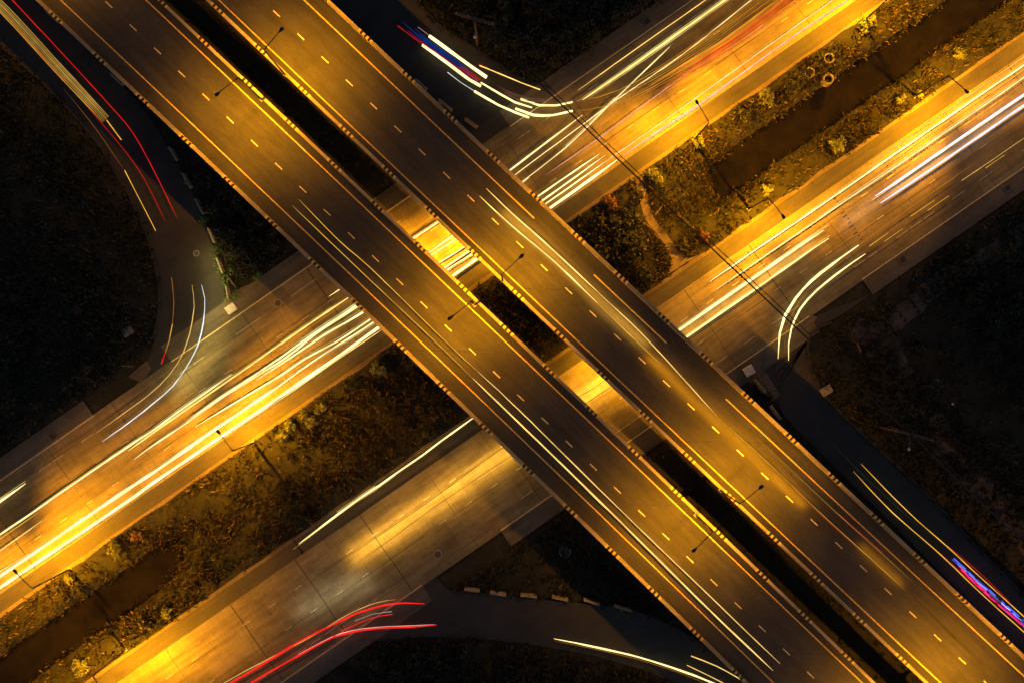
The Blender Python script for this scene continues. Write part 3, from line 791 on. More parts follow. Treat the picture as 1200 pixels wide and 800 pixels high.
def free(x, y):
    v = (x - OA.x) * V.x + (y - OA.y) * V.y
    ok = ~((v > -2.6) & (v < 160 * KV + 0.3)) & ~((v < WB + 2.6) & (v > WB - 160 * KV - 0.3))
    for p in road_polys + [path_poly, island]: ok &= ~in_poly(x, y, p)
    px = x / (SPAN * CAM_H / 1200.0) + 600
    ok &= ~((np.abs(v - WB / 2) < 1.1 + 1.1 * vnoise(x, y, 0.5, 3)) & (canal_mask(px) > 0.6))
    return ok, v
def blades(name, x, y, z0, L0, L1, per, mat, w=0.05, rise=(0.25, 0.9)):
    n = len(x) * per
    bx = np.repeat(x, per) + rng.normal(0, 0.10, n); by = np.repeat(y, per) + rng.normal(0, 0.10, n); bz = np.repeat(z0, per) - 0.03
    a = rng.uniform(0, 2 * np.pi, n); L = rng.uniform(L0, L1, n); el = rng.uniform(rise[0], rise[1], n) * np.pi / 2
    dx, dy, dz = np.cos(a) * np.cos(el) * L, np.sin(a) * np.cos(el) * L, np.sin(el) * L
    wx, wy = -np.sin(a) * w * L / 0.4, np.cos(a) * w * L / 0.4
    v = np.empty((n, 4, 3))
    v[:, 0] = np.stack([bx - wx * .5, by - wy * .5, bz], -1); v[:, 1] = np.stack([bx + wx * .5, by + wy * .5, bz], -1)
    v[:, 2] = np.stack([bx + dx * .6 + wx, by + dy * .6 + wy, bz + dz * .8], -1); v[:, 3] = np.stack([bx + dx, by + dy, bz + dz * 0.95], -1)
    return quads_obj(name, v.reshape(-1, 3), mat)
def quads_obj(name, v, mat, parent=None):
    n = len(v) // 4; me = bpy.data.meshes.new(name)
    me.vertices.add(n * 4); me.vertices.foreach_set('co', v.astype(np.float32).reshape(-1))
    me.loops.add(n * 4); me.loops.foreach_set('vertex_index', np.arange(n * 4, dtype=np.int32))
    me.polygons.add(n); me.polygons.foreach_set('loop_start', np.arange(0, n * 4, 4, dtype=np.int32))
    me.materials.append(mat); me.update(); me.validate()
    o = bpy.data.objects.new(name, me); COL.objects.link(o)
    if parent: o.parent = parent
    return o
def scatter(n, seed):
    r = np.random.default_rng(seed); return r.uniform(-72, 72, n), r.uniform(-50, 50, n)
# median banks: tall dry grass in clumps
x, y = scatter(150000, 1); ok, v = free(x, y); med = ok & (v < 0) & (v > WB)
dens = 0.28 + 0.9 * vnoise(x, y, 0.55, 5) + 0.6 * vnoise(x, y, 2.0, 8)
med &= rng.uniform(0, 1, len(x)) < np.clip(dens, 0.06, 1)
o = blades('dry_grass', x[med], y[med], ground_height(x[med], y[med]), 0.2, 0.95, 6, M_grass, 0.045); tag(o, 'tall dry grass in clumps on the banks of the median canal', 'grass', kind='stuff')
x, y = scatter(60000, 9); ok, v = free(x, y); med2 = ok & (v < 0) & (v > WB) & (vnoise(x, y, 0.45, 12) > 0.1)
o = blades('green_weeds', x[med2], y[med2], ground_height(x[med2], y[med2]), 0.2, 0.5, 6, M_green, 0.09); tag(o, 'low green weeds between the dry grass on the median', 'weeds', kind='stuff')
# verges and fields
x, y = scatter(110000, 2); ok, v = free(x, y); out = ok & ~((v < 0) & (v > WB))
px_ = x / (SPAN * CAM_H / 1200.0) + 600; py_ = 400 - y / (SPAN * CAM_H / 1200.0)
track = np.abs((py_ - 330) - (px_ - 1010) * 1.0 + 0) < 45
under = (np.abs((px_ - 121) / 1.05 - py_) < 95) | (np.abs((px_ - 307) / 1.06 - py_) < 90)
dens = 0.55 + 0.6 * vnoise(x, y, 0.35, 21); dens[track & (px_ > 950)] *= 0.15; dens[under] *= 0.15
out &= rng.uniform(0, 1, len(x)) < np.clip(dens, 0.04, 1)
o = blades('field_grass', x[out], y[out], ground_height(x[out], y[out]), 0.25, 0.8, 5, M_green, 0.08); tag(o, 'dark rough grass covering the fields outside the highway', 'grass', kind='stuff')

def leaf_cloud(cx, cy, cz, rx, ry, rz, n, size, r):
    d = r.normal(0, 1, (n, 3)); d /= np.linalg.norm(d, axis=1)[:, None]; rad = r.uniform(0.35, 1.05, n) ** 0.6
    # uneven outline
    lob = 1 + 0.35 * np.sin(3 * np.arctan2(d[:, 1], d[:, 0]) + r.uniform(0, 6)) + 0.2 * np.sin(5 * np.arctan2(d[:, 1], d[:, 0]) + r.uniform(0, 6))
    p = np.stack([cx + d[:, 0] * rad * rx * lob, cy + d[:, 1] * rad * ry * lob, cz + np.abs(d[:, 2]) * rad * rz], -1)
    nrm = d + r.normal(0, 0.6, (n, 3)); nrm[:, 2] = np.abs(nrm[:, 2]) + 0.3; nrm /= np.linalg.norm(nrm, axis=1)[:, None]
    t = np.cross(nrm, r.normal(0, 1, (n, 3))); t /= np.linalg.norm(t, axis=1)[:, None]; b = np.cross(nrm, t)
    s = r.uniform(0.6, 1.4, n)[:, None] * size
    return np.stack([p - t * s, p - b * s * 0.45, p + t * s, p + b * s * 0.45], 1).reshape(-1, 3)
def shrub(px, py, r0, h, mat, label, seed, size=0.16, dens=1.0):
    r = np.random.default_rng(seed); p = P(px, py); z = gz(p)
    root = thing('shrub', (p.x, p.y, z), label, 'shrub', 'shrubs growing on the median banks')
    cl = []
    for k in range(int(5 + r0 * 3)):
        a = r.uniform(0, 6.28); q = r.uniform(0, 0.75) * r0; rr_ = r0 * r.uniform(0.25, 0.55)
        cl.append(leaf_cloud(math.cos(a) * q, math.sin(a) * q, h * r.uniform(0.25, 0.7), rr_, rr_, h * 0.35, int(70 * dens * r.uniform(0.6, 1.3)), size, r))
    quads_obj('foliage', np.concatenate(cl), mat, root)
    mb = MB()
    for k in range(5):
        a = r.uniform(0, 6.28); e = Vector((math.cos(a) * r0 * 0.6, math.sin(a) * r0 * 0.6, h * 0.75)); mb.tube([(0, 0, -0.1), e * 0.5 + Vector((0, 0, 0.1)), e], [0.04, 0.025, 0.01], 6)
    mb.build('stem', M_bark, root)
shrubs = [
 (817, 168, 1.3, 1.6, 'g', 'bright green shrub round the foot of the lamp above the footpath'),
 (1012, 30, 1.3, 1.5, 'g', 'leafy shrub at the foot of the lamp by the top edge, near the concrete rings'),
 (1074, 111, 0.7, 0.8, 'g', 'small bright shrub at the foot of the rightmost lamp'),
 (867, 136, 1.5, 1.8, 'd', 'dark round bush on the bank right of the lamp above the footpath'),
 (895, 117, 1.2, 1.4, 'g', 'yellow-green shrub on the bank left of the concrete rings'),
 (930, 98, 1.6, 2.2, 'd', 'dark leafy bush standing in shadow left of the concrete rings'),
 (764, 205, 1.5, 1.5, 'g', 'spreading green bush at the upper end of the footpath'),
 (744, 230, 1.1, 1.3, 'd', 'dark round bush left of the footpath near its upper end'),
 (716, 238, 1.3, 1.3, 'r', 'reddish bush on the bank beside the right viaduct'),
 (757, 324, 1.6, 1.8, 'd', 'dark bush by the road left of the lower end of the footpath'),
 (822, 275, 1.0, 1.1, 'r', 'small reddish shrub under the cable right of the footpath'),
 (800, 290, 0.9, 1.0, 'd', 'low dark shrub touching the lower end of the footpath'),
 (1052, 119, 0.9, 1.1, 'g', 'pale yellow-green shrub on the bank left of the rightmost lamp'),
 (1122, 66, 1.3, 1.3, 'g', 'spiky pale shrub on the bank near the top right corner'),
 (980, 172, 1.2, 1.2, 'g', 'patchy shrub on the bank above the thin white trails'),
 (897, 222, 0.9, 1.1, 'g', 'green shrub at the foot of the lamp right of the footpath'),
 (331, 512, 1.1, 1.3, 'g', 'round pale shrub right of the lamp below the left slip road'),
 (341, 500, 0.9, 1.1, 'g', 'shrub between two pale shrubs along the road left of the viaduct'),
 (361, 492, 1.1, 1.3, 'g', 'bright shrub on the bank edge midway between lamp and left viaduct'),
 (375, 477, 0.9, 1.0, 'g', 'thin shrub on the bank edge, third from the left viaduct'),
 (411, 451, 1.1, 1.2, 'd', 'dim shrub on the bank edge, second from the left viaduct'),
 (443, 430, 1.3, 1.5, 'g', 'speckled shrub on the bank closest to the left viaduct'),
 (500, 504, 1.2, 1.3, 'd', 'dark speckled shrub above the wavy white trail'),
 (400, 572, 1.0, 1.2, 'd', 'dark shrub left of the wavy white trail'),
 (138, 640, 1.1, 1.3, 'g', 'bright yellow-green shrub on the bank right of the leftmost lamp'),
 (161, 626, 0.9, 0.9, 'r', 'small reddish shrub on the bank right of the bright one'),
 (82, 677, 0.8, 0.8, 'g', 'low shrub beside the foot of the leftmost lamp'),
 (172, 730, 1.2, 1.3, 'd', 'dark shrub on the lower bank of the left canal'),
 (196, 716, 0.9, 1.0, 'g', 'small pale shrub on the lower bank near the road edge'),
 (97, 778, 1.5, 1.7, 'g', 'large leafy shrub at the bottom left beside the lamp arm'),
]
for k, (px, py, r0, h, mt, lab) in enumerate(shrubs):
    shrub(px, py, r0, h, {'g': M_leaf, 'd': M_leaf_dark, 'r': M_leaf_red}[mt], lab, 100 + k)
# vines over the barrier row
r = np.random.default_rng(55); cl = []
for px, py in [(218, 212), (237, 255), (240, 258), (246, 272), (250, 290), (251, 300), (254, 310), (258, 318), (262, 327), (263, 333), (268, 330), (270, 318), (273, 302), (276, 300), (265, 348), (273, 348), (277, 345), (300, 326), (304, 322), (258, 270), (735, 720), (728, 712)]:
    p = P(px, py); cl.append(leaf_cloud(p.x, p.y, gz(p) + 0.05, 0.55, 0.55, 0.5, 60, 0.11, r))
tag(quads_obj('vine', np.concatenate(cl), M_vine), 'bright green creeper growing over the barrier blocks beside the left slip road', 'vine', kind='stuff')
# woodland masses outside the roads
def wood(name, polys, n, label, hmax, seed):
    r = np.random.default_rng(seed); cl = []; c = 0
    while c < n:
        poly = polys[r.integers(len(polys))]; xs = [q[0] for q in poly]; ys = [q[1] for q in poly]
        px, py = r.uniform(min(xs), max(xs)), r.uniform(min(ys), max(ys))
        if not in_poly(np.array([px]), np.array([py]), poly)[0]: continue
        p = P(px, py); h = r.uniform(0.3, 1.0) ** 1.5 * hmax; rr_ = r.uniform(0.6, 1.5)
        ok, _ = free(np.array([p.x]), np.array([p.y]))
        if not ok[0]: continue
        cl.append(leaf_cloud(p.x, p.y, gz(p) + h * 0.4, rr_, rr_, h * 0.6, 90, r.uniform(0.13, 0.24), r)); c += 1
    tag(quads_obj(name, np.concatenate(cl), M_leaf_dark), label, 'woodland', kind='stuff')
wood('woodland', [[(540, -60), (860, -70), (745, 15), (690, 55), (645, 85), (590, 68), (535, 20)]], 420, 'dark mass of trees and bushes above the top road', 4.0, 31)
wood('undergrowth', [[(-70, 80), (40, 110), (110, 190), (150, 270), (165, 350), (155, 405), (90, 455), (-70, 540)], [(970, 395), (1270, 230), (1270, 420), (1130, 520), (1000, 440)], [(985, 480), (1060, 510), (1150, 600), (1270, 700), (1270, 560), (1180, 520)],
     [(440, 765), (600, 765), (720, 790), (790, 850), (400, 850)], [(690, 260), (745, 245), (750, 310), (700, 300)], [(230, 170), (330, 285), (290, 320), (262, 300)]], 520, 'dark scrub scattered over the unlit fields round the junction', 1.6, 32)

# ------------------------------------------------------------------ vehicle light trails: luminous streaks at lamp height
GZL, BZL = 0.65, DZ + 0.65
def streak_geo(pts, w, z, jit=0.012):
    k = SPAN * (CAM_H - z) / 1200.0
    if w >= 1.8: w *= 1.22
    c = catmull([P(x, y, z) for x, y in pts], 1.3)
    rnd = random.Random(int(pts[0][0] * 13 + pts[0][1]))
    out = []; ph = rnd.uniform(0, 50)
    for i, p in enumerate(c):
        t = (c[min(i + 1, len(c) - 1)] - c[max(i - 1, 0)]).normalized(); n = Vector((-t.y, t.x, 0))
        d = i * 1.3
        out.append(p + n * (0.035 * mnoise.noise((d * 0.10 + ph, 0, 0)) + jit * rnd.uniform(-1, 1)) + Vector((0, 0, 0.03 * mnoise.noise((d * 0.2 + ph, 5, 0)))))
    rad = [w * k / 2 * (0.72 + 0.5 * abs(mnoise.noise((i * 0.25 + ph, 9, 0)))) for i in range(len(out))]
    for q, f in enumerate((0.25, 0.55, 0.8)):
        if len(rad) > 8: rad[q] *= f; rad[-1 - q] *= f
    return out, rad
def trail(label, streaks, group, z=GZL):
    """streaks: list of (points, width px, colour, strength)"""
    if group in (TA, TB) and len(streaks) <= 2:      # a second, thinner lamp beside each bright one
        more = []
        for pts, w, c, st in streaks:
            if w < 1.7 or len(pts) < 2: continue
            r = random.Random(int(pts[0][0] * 7 + pts[-1][1]))
            for q in range(2):
                off = r.choice((-1, 1)) * r.uniform(1.9, 3.2); d = r.uniform(-8, 8)
                sub = [(x + d, y + off - d * 0.693) for x, y in pts]
                if len(sub) > 4: k = r.randrange(0, len(sub) - 3); sub = sub[k:k + r.randrange(3, len(sub) - k + 1)]
                more.append((sub, r.uniform(0.45, 0.8), r.choice(('warm', 'warm', 'yellow', 'white')), st * r.uniform(0.45, 0.8)))
        streaks = list(streaks) + more
    if len(streaks) == 1:
        pts, w, c, st = streaks[0]; g, rad = streak_geo(pts, w, z); o0 = Vector((g[0].x, g[0].y, 0)); mb = MB(); mb.tube([p - o0 for p in g], rad, 6)
        o = mb.build('light_trail', trail_mat(c, st)); o.location = o0; return tag(o, label, 'light trail', group)
    g0 = P(*streaks[0][0][0], z); o0 = Vector((g0.x, g0.y, 0)); root = thing('light_trail', o0, label, 'light trail', group)
    for pts, w, c, st in streaks:
        g, rad = streak_geo(pts, w, z); mb = MB(); mb.tube([p - o0 for p in g], rad, 6); mb.build('streak', trail_mat(c, st), root)
    return root
def beam(root, pts, z, width, k=1.0, color=(1.0, 0.55, 0.12)):
    """light thrown on the road by the headlamps along their path"""
    c = [P(x, y, z) for x, y in pts]
    for a, b in zip(c, c[1:]):
        L = (b - a).length; l = bpy.data.lights.new('headlamp_light', 'AREA'); l.shape = 'RECTANGLE'; l.size = L; l.size_y = width; l.energy = BEAM_W * k * L; l.color = color
        o = bpy.data.objects.new('headlamp_light', l); COL.objects.link(o); o.parent = root; m = (a + b) / 2
        o.location = m - root.location + Vector((0, 0, 0.35)); o.rotation_euler = (0, 0, math.atan2(b.y - a.y, b.x - a.x))
def bundle(label, left, right, cols, w, st, group, z=GZL, gaps=0.0, seed=0, dash=False):
    """many thin parallel streaks left by a lit-up bus or truck side"""
    rnd = random.Random(seed); n = len(cols); root = None; ll = smooth_px(left, 40); rr = smooth_px(right, 40); ss = []
    for k, c in enumerate(cols):
        f = (k + 0.5) / n; pts = [(a[0] + (b[0] - a[0]) * f, a[1] + (b[1] - a[1]) * f) for a, b in zip(ll, rr)]
        i0 = int(rnd.uniform(0, gaps) * 40); i1 = 40 - int(rnd.uniform(0, gaps) * 40)
        if dash:
            q = i0
            while q < i1 - 2:
                e = min(i1 - 1, q + rnd.randrange(1, 5)); ss.append((pts[q:e + 1], w * rnd.uniform(0.5, 1.1), c, st * rnd.choice((0.35, 0.7, 1.0, 1.5)))); q = e + rnd.randrange(0, 2)
            continue
        ss.append((pts[i0:i1:3] + [pts[i1 - 1]], w, c, st * rnd.uniform(0.6, 1.2)))
    return trail(label, ss, group, z)
TV = 'light trails on the viaducts'; TA = 'light trails on the upper carriageway'; TB = 'light trails on the lower carriageway'; TS = 'light trails on the slip roads'
# viaducts
t = trail('pair of long headlight streaks along the left viaduct', [
  ([(342.5, 241), (426, 321), (510, 400), (554, 443)], 1.2, 'yellow', 0.42), ([(554, 443), (600, 487), (716, 600), (832, 715), (906, 785)], 1.9, 'warm', 0.8),
  ([(350, 234), (399, 284), (434, 314), (522, 400), (560, 435)], 1.3, 'yellow', 0.45), ([(560, 435), (600, 472), (730, 600), (835, 701), (914, 777)], 1.5, 'warm', 0.65)], TV, BZL)
t = trail('headlight pair with a warm glow between them on the right viaduct', [
  ([(570, 221), (600, 250), (637, 283), (700, 342)], 2.0, 'warm', 0.9), ([(700, 342), (761, 400), (840, 487)], 1.6, 'warm', 0.65), ([(840, 487), (900, 542), (961, 600), (1061, 691)], 1.0, 'yellow', 0.32),
  ([(562, 230), (600, 265), (650, 307), (700, 355)], 2.0, 'warm', 0.9), ([(700, 355), (746, 400), (775, 427)], 1.3, 'yellow', 0.45)], TV, BZL)
beam(t, [(590, 248), (640, 294), (760, 406)], BZL - 0.2, 0.5, 0.4, (1.0, 0.48, 0.05))
beam(t, [(760, 416), (810, 466), (880, 532), (945, 594)], BZL - 0.2, 0.5, 0.42, SODIUM)
beam(t, [(1010, 640), (1060, 686)], BZL - 0.3, 0.4, 0.16, SODIUM)
t = trail('thin yellow and red lamp streaks at the lower end of the right viaduct', [
  ([(878, 505), (900, 525), (980, 600), (1030, 645), (1070, 682)], 0.7, 'yellow', 0.22), ([(903, 547), (960, 601), (1005, 643)], 0.6, 'red', 0.3), ([(983, 602), (1034, 647)], 0.6, 'red', 0.35),
  ([(1061, 691), (1110, 740), (1165, 790)], 0.6, 'amber', 0.12), ([(1070, 682), (1120, 728), (1190, 800)], 0.5, 'amber', 0.09)], TV, BZL)
# upper carriageway
trail('pale yellow streak nearest the slip road on the upper carriageway', [([(420, 340), (407, 349.5), (349.5, 388.5), (304.5, 420), (280, 437), (190.5, 499), (150, 528)], 1.9, 'warm', 0.9)], TA)
trail('thin orange streak just below the pale yellow one left of the viaduct', [([(414, 348), (321, 413)], 0.9, 'amber', 0.35)], TA)
trail('white streak running from the middle of the upper carriageway out at the left edge', [([(272, 438), (210, 481), (183, 501), (145.5, 526), (81, 570), (37, 601), (0, 626), (-60, 668)], 1.9, 'white', 1.0)], TA)
trail('white streak on the upper carriageway that stops where the slip road merges', [([(620, 208), (529, 277), (500.5, 297.5), (417, 358), (360, 396), (327, 420), (276, 454), (222, 490)], 2.0, 'white', 1.0)], TA)
trail('white streak splitting below its neighbour and ending short of the tarred joint', [([(590, 241), (535, 279.5), (503.5, 300.5), (418, 360), (369, 392), (334, 420), (265, 462), (213, 499), (180, 521), (157, 538)], 1.9, 'white', 0.9)], TA)
trail('white streak in the middle lane passing under both viaducts', [([(703.5, 180), (630, 230.5), (545.5, 288.5), (512.5, 309.5), (425, 366), (382, 391), (337, 421), (300, 445)], 1.8, 'white', 1.0)], TA)
trail('white streak ending near the tarred joint, between the two widest and the merging ones', [([(709.5, 182), (634.5, 236), (550, 294), (518.5, 315.5), (434, 374), (396, 399), (358, 420), (330, 439), (280, 469), (229.5, 499)], 1.9, 'white', 1.0)], TA)
trail('widest white streak, upper of the two that run to the left edge beneath the lamp', [([(710, 189), (638, 240), (554, 297), (521.5, 318), (437, 378), (373, 419), (330, 450)], 1.8, 'white', 1.0), ([(345, 439), (330, 450), (258, 499), (180, 553), (124, 590), (0, 675), (-60, 716)], 3.0, 'white', 1.3)], TA)
trail('wide white streak along the median edge running out at the left edge', [([(723, 188), (643, 245), (560.5, 302), (533.5, 321), (444, 383), (391, 421), (330, 463), (277.5, 499), (180, 565), (145, 590), (0, 688), (-60, 730)], 3.2, 'white', 1.3)], TA)
trail('thin streak hugging the median edge left of the viaduct', [([(448, 386), (397, 420), (330, 467), (262, 512)], 1.3, 'warm', 0.9)], TA)
trail('white streak running farthest from the median under both viaducts', [([(682.5, 135), (597, 200), (514, 260), (482, 281), (397, 340), (385.5, 347.5)], 1.9, 'white', 0.9)], TA)
trail('faint yellow streak just under the white one at the left edge', [([(45, 600), (0, 631), (-60, 673)], 1.5, 'yellow', 0.6)], TA)
trail('short white streak between the yellow one and the wide pair at the left edge', [([(50, 609), (0, 645), (-60, 688)], 1.6, 'warm', 0.9)], TA)
trail('short white streak lying on the upper wide streak by the leftmost lamp', [([(34, 648), (0, 669), (-60, 711)], 1.4, 'warm', 0.9)], TA)
trail('short thick white streak alone at the left edge on the slow lane', [([(30, 566), (0, 587), (-60, 630)], 2.8, 'white', 1.2)], TA)
trail('white streak nearest the woods on the top road', [([(677.5, 106), (827, 0), (880, -37)], 1.4, 'warm', 0.8)], TA)
trail('thick yellow-white streak second from the woods on the top road', [([(682.5, 117.5), (740, 78), (850, 0), (920, -50)], 2.5, 'warm', 1.1)], TA)
trail('white streak cutting slantwise across the lanes of the top road', [([(785, 55), (720, 117.5), (685, 152.5), (662, 174), (629.5, 200), (608, 216)], 1.7, 'white', 0.8)], TA)
trail('long thin white streak down the middle of the top road', [([(950, -50), (881, 0), (800, 64), (720, 119), (685, 145), (610, 200), (585, 220)], 1.4, 'white', 0.8)], TA)
trail('thin pinkish streak below the red smear on the top road', [([(930, 5), (860, 53), (807.5, 85), (705, 160), (640, 205)], 1.1, 'pink', 0.55)], TA)
trail('very thin white streak second from the median on the top road', [([(1010, -24), (976, 0), (850, 90), (752, 160), (700, 196)], 1.0, 'white', 0.8)], TA)
trail('pale pink streak nearest the median on the top road', [([(1050, -38), (994, 0), (934, 40), (850, 100.5), (818, 124), (762.5, 160), (730, 183)], 1.7, 'pink', 0.9)], TA)
R4 = ['amber', 'amber', 'orange', 'orange', 'amber', 'red', 'orange', 'orange', 'orange', 'orange', 'orange', 'amber', 'orange', 'amber']
bundle('red and orange smear of a passing lit bus on the top road', [(755, 104), (856, 40), (911, -2), (960, -35)], [(768, 116), (872, 52), (932, 8), (982, -25)], R4, 1.35, 0.6, TA, 1.2, 0.22, 1)
bundle('fan of faint amber streaks from a bus turning into the top road', [(671, 116), (710, 108), (760, 84), (820, 46), (885, 0), (930, -32)], [(674, 134), (725, 124), (780, 98), (845, 55), (908, 8), (955, -26)], ['amber', 'yellow', 'amber', 'yellow', 'amber', 'yellow', 'amber', 'yellow', 'amber'], 0.8, 0.42, TA, 1.8, 0.3, 2)
# lower carriageway
trail('pair of white streaks along the median lane right of the viaducts', [([(832, 330), (900, 283), (934, 260), (973.5, 233), (1064, 170), (1200, 76.5), (1270, 28)], 2.0, 'white', 1.1), ([(838.5, 340), (911, 290), (955, 260), (985.5, 239), (1080, 174.5), (1200, 91), (1270, 42)], 1.7, 'white', 0.9)], TB)
t = trail('pair of broad white streaks passing below the overhead cable', [([(730, 433), (795, 387.5), (879, 329), (935, 290), (965, 270)], 2.5, 'white', 1.3), ([(740, 439), (804, 395), (885, 339), (955, 290), (971, 279.5)], 2.1, 'white', 1.1)], TB)
beam(t, [(800, 391), (880, 335), (955, 284)], GZL, 1.0, 0.2)

trail('thin streak closest to the median near the right edge', [([(1021.5, 191), (1038, 180), (1200, 67), (1270, 18)], 0.9, 'warm', 0.8)], TB)
trail('very thin streak between the two white median-lane streaks near the right edge', [([(1029, 201), (1072, 170), (1200, 82), (1270, 33)], 0.6, 'warm', 0.6)], TB)
t = trail('pair of violet-white streaks near the right edge', [([(1026, 230), (1080, 193), (1200, 111), (1270, 63)], 2.3, 'violet', 1.3), ([(1032, 238), (1080, 206), (1200, 124), (1270, 76)], 2.0, 'violet', 1.1)], TB)
beam(t, [(990, 263), (1030, 234), (1200, 117)], GZL, 1.2, 0.06, (1.0, 0.7, 0.6))

trail('thin amber streak leading up from the curving pair', [([(1005, 288.5), (1035, 266), (1080, 234.5), (1140, 193)], 0.8, 'amber', 0.3)], TB)
trail('short broken yellow dashes left by a blinking lamp near the right shoulder', [([(1019, 288.5), (1041, 273)], 0.9, 'yellow', 0.4), ([(1036.5, 283), (1058, 268)], 0.8, 'yellow', 0.4), ([(1067, 254), (1095, 235)], 0.8, 'yellow', 0.4), ([(1087, 247), (1112, 229.5)], 0.8, 'yellow', 0.4), ([(1127, 212), (1145, 200), (1200, 162)], 0.9, 'warm', 0.4), ([(1155, 197), (1177, 182)], 0.8, 'yellow', 0.4)], TB)
trail('pair of white streaks curving from the lower carriageway into the right slip road', [([(1006, 287.5), (975, 310), (950, 330), (932.5, 350), (920, 370), (914, 390), (912, 420)], 2.6, 'white', 1.1), ([(1014, 297.5), (987.5, 316), (957.5, 340), (937.5, 362.5), (927.5, 385), (924, 403), (924, 422)], 2.5, 'white', 1.0)], TS)
trail('thin amber streak inside the curving white pair', [([(1000, 296), (960, 328), (935, 357), (922, 385), (919, 412)], 0.6, 'amber', 0.25)], TS)
trail('wavy white streak on the dark shoulder left of the viaducts', [([(572, 478), (555, 489), (517.5, 516), (495, 533), (470, 550), (445, 568), (425, 581), (400, 599), (350, 637)], 2.1, 'white', 1.1)], TB)
t = trail('broad yellow glowing pair of streaks in the shadowed road left of the viaducts', [([(735, 423), (708, 446), (678, 465), (640, 490), (587, 525), (541, 559), (490, 596), (450, 623), (408, 652)], 1.1, 'yellow', 0.24), ([(745, 434), (716, 453), (686, 473), (650, 498), (600, 533), (550, 566), (500, 600), (460, 630), (418, 660)], 1.1, 'yellow', 0.2)], TB)
beam(t, [(735, 430), (680, 468), (600, 527), (500, 596), (412, 657)], GZL + 0.3, 1.8, 0.75, (1.0, 0.5, 0.06))

t = trail('broad red streak pair with pale edges curving into the bottom slip road', [
  ([(464, 702), (440, 706), (407, 720), (365, 745), (300, 779), (262, 800), (200, 838)], 1.0, 'warm', 0.45), ([(497.5, 707), (475, 706), (450, 709), (420, 717.5), (395, 729), (350, 752), (300, 782.5), (268, 801), (205, 842)], 2.2, 'red', 0.75),
  ([(460, 719), (435, 724), (400, 739)], 1.1, 'red', 0.6), ([(459, 716), (437, 719), (416, 727)], 0.8, 'cool', 0.25),
  ([(512, 732), (475, 734.5), (440, 736), (412.5, 740), (392, 745), (350, 767.5), (300, 796), (260, 820)], 1.8, 'red', 0.7), ([(510, 731), (470, 733), (440, 734.5), (412, 738.5), (388, 746), (350, 766)], 1.0, 'pink', 0.7)], TS)
beam(t, [(432, 682), (395, 694), (345, 722)], GZL + 0.6, 1.8, 0.12, (1.0, 0.82, 0.55))

trail('white curving streak along the lower edge of the bottom slip road', [([(649, 748), (700, 758), (750, 770), (800, 786), (836, 800), (880, 822)], 2.0, 'white', 1.0), ([(650, 750), (700, 760.5), (750, 773), (800, 789), (830, 802)], 0.6, 'amber', 0.3)], TS)
trail('upper of two short yellow streaks at the bottom beside the left viaduct', [([(810, 768), (840, 780), (874, 799), (900, 816)], 1.4, 'warm', 0.7)], TS)
trail('lower of two short yellow streaks at the bottom beside the left viaduct', [([(805, 779), (846, 799), (880, 820)], 1.3, 'warm', 0.6)], TS)
trail('yellow pair of streaks on the dark right slip road', [([(1009, 543), (1065, 600), (1110, 640), (1150, 677), (1200, 722), (1260, 778)], 1.3, 'yellow', 0.6), ([(1000, 552), (1046, 600), (1100, 647.5), (1150, 695), (1200, 740), (1260, 794)], 1.3, 'yellow', 0.6), ([(977, 520), (1000, 545), (1040, 583), (1085, 625)], 0.7, 'green', 0.06)], TS)
bundle('glittering blue and magenta band of a decorated truck near the right edge', [(1114, 650), (1150, 682), (1200, 726), (1250, 772)], [(1121, 648 + 12), (1143, 700 - 12 + 6), (1190, 736), (1240, 784)][:0] or [(1118, 660), (1150, 691), (1195, 731), (1245, 777)],
       ['brightblue', 'brightblue', 'violet', 'brightblue', 'magenta', 'magenta', 'magenta'], 1.15, 0.75, TS, 2.2, 0.12, 3, True)
trail('thin red streaks beside the glittering truck band', [([(1110, 639), (1145, 668), (1182, 704)], 0.7, 'red', 0.5), ([(1101, 647), (1130, 673), (1175, 714)], 0.7, 'red', 0.5)], TS)
# left slip road
trail('pair of thin red tail light streaks along the left slip road', [([(-40, -60), (14, 0), (61, 50), (127.5, 122.5), (155, 155), (180, 200), (207.5, 255.5)], 1.1, 'red', 0.5), ([(-50, -40), (2.5, 16), (62, 80), (117, 142), (163, 200), (194, 260)], 0.9, 'red', 0.38)], TS)
trail('thin yellow streak left of the red pair on the left slip road', [([(75, 105), (110, 148), (146, 200)], 0.6, 'amber', 0.15), ([(146, 200), (172, 250), (182.5, 270.5)], 1.1, 'yellow', 0.5), ([(125, 141), (142, 164)], 1.2, 'yellow', 0.6)], TS)
bundle('broad pale yellow band of a lit bus at the top left corner', [(-50, -48), (8, 6), (70, 73), (128, 136)], [(-58, -38), (0, 16), (62, 83), (120, 144)], ['warm', 'yellow', 'warm', 'yellow', 'warm', 'yellow'], 1.75, 0.24, TS, 2.6, 0.0, 4)
t = trail('white and yellow pair of streaks bending from the left slip road onto the carriageway', [
  ([(236, 334), (240, 350), (238.5, 378), (232, 404), (220.5, 426.5), (202.5, 452), (180, 472), (153, 493.5), (120, 517)], 1.4, 'cool', 0.8), ([(225, 334), (227.5, 360), (222, 392), (215, 413), (199, 438.5), (175, 462), (150, 480.5), (112.5, 507)], 1.3, 'warm', 0.5)], TS)
beam(t, [(240, 290), (250, 340), (246, 380), (228, 425), (195, 462)], GZL + 1.2, 2.5, 0.30, (1.0, 0.72, 0.2))

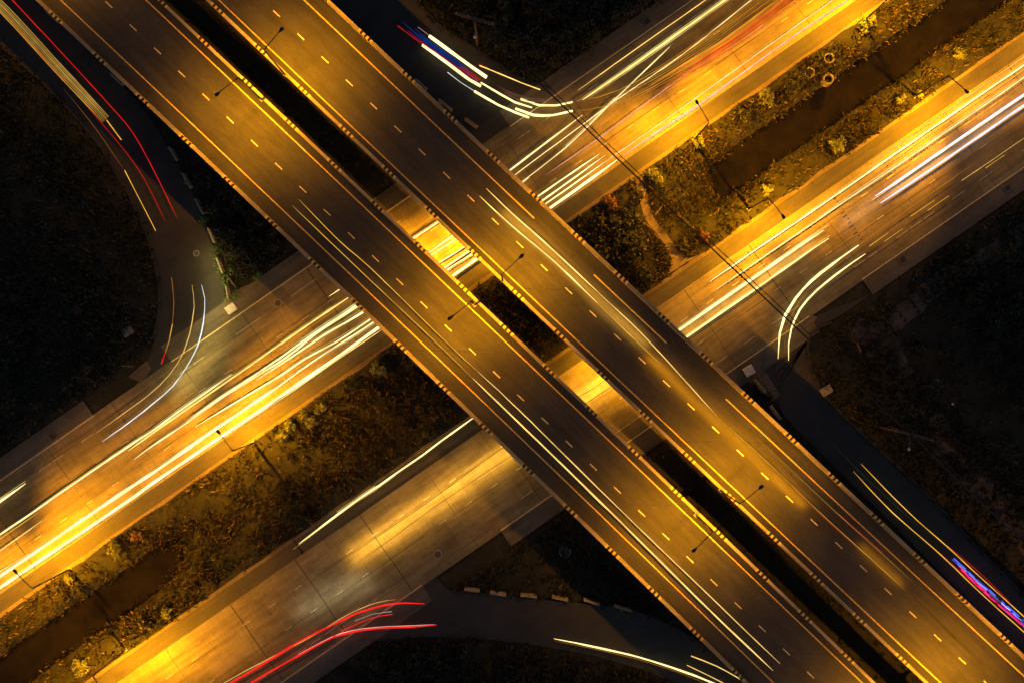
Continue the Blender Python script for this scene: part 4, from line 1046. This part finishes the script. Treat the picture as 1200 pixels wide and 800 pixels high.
trail('short yellow streak turning red at its lower end on the left slip road', [([(201, 325), (204, 355), (202, 380)], 0.8, 'amber', 0.2), ([(202, 380), (198, 399.5), (194, 412)], 1.0, 'yellow', 0.5), ([(194, 412), (189, 426)], 1.2, 'red', 0.7)], TS)
# top slip road
trail('pair of thick white headlight streaks at the head of the top slip road', [([(503, 42.5), (535, 66), (553, 79), (570, 91)], 4.0, 'white', 1.3), ([(495, 53), (526, 75.5), (550, 93.5), (563.5, 101)], 3.6, 'white', 1.3), ([(466, 30.5), (495, 52)], 1.0, 'red', 0.4), ([(490, 32), (503, 42)], 0.8, 'pink', 0.3)], TS)
bundle('blue to red band between the thick headlight streaks of the top slip road', [(474, 22), (500, 45), (540, 74), (563, 89)], [(468, 29), (495, 51), (530, 75), (556, 95)], ['blue', 'blue', 'blue', 'blue', 'magenta'], 2.0, 0.13, TS, 1.6, 0.25, 5)
trail('crimson glow between the thick white streaks', [([(535, 77), (548, 86), (560, 95)], 1.6, 'magenta', 0.35), ([(530, 70), (548, 83), (563, 94)], 1.2, 'red', 0.35)], TS)
trail('long white streak on the inner side of the top slip road bend', [([(524.5, 85), (540, 97), (556, 107)], 1.3, 'cool', 0.5), ([(556, 107), (584.5, 123.5), (604, 132), (620, 138)], 2.5, 'white', 1.2)], TS)
trail('white streak in the middle of the top slip road bend', [([(563.5, 97), (587.5, 111.5), (604, 120.5), (623.5, 126.5)], 2.0, 'white', 1.1)], TS)
trail('pair of thick white streaks where the top slip road meets the road', [([(610, 116.5), (632, 124), (652, 124), (671, 120)], 2.4, 'white', 1.2), ([(604, 127.5), (625, 135), (650, 135), (671, 130)], 2.4, 'white', 1.2)], TS)
trail('orange-white streak on the outer edge of the top slip road', [([(562, 77), (587.5, 87.5), (610, 97), (633, 105.5)], 1.4, 'warm', 0.8), ([(561, 76), (572, 80)], 0.9, 'red', 0.5)], TS)
bundle('faint pink band inside the outer edge of the top slip road', [(578, 95), (600, 108), (625, 115), (655, 116)], [(580, 103), (600, 115), (622, 122), (650, 122)], ['pink', 'pink', 'amber', 'pink'], 0.8, 0.10, TS, 1.5, 0.2, 6)
print('objects', len(bpy.data.objects))
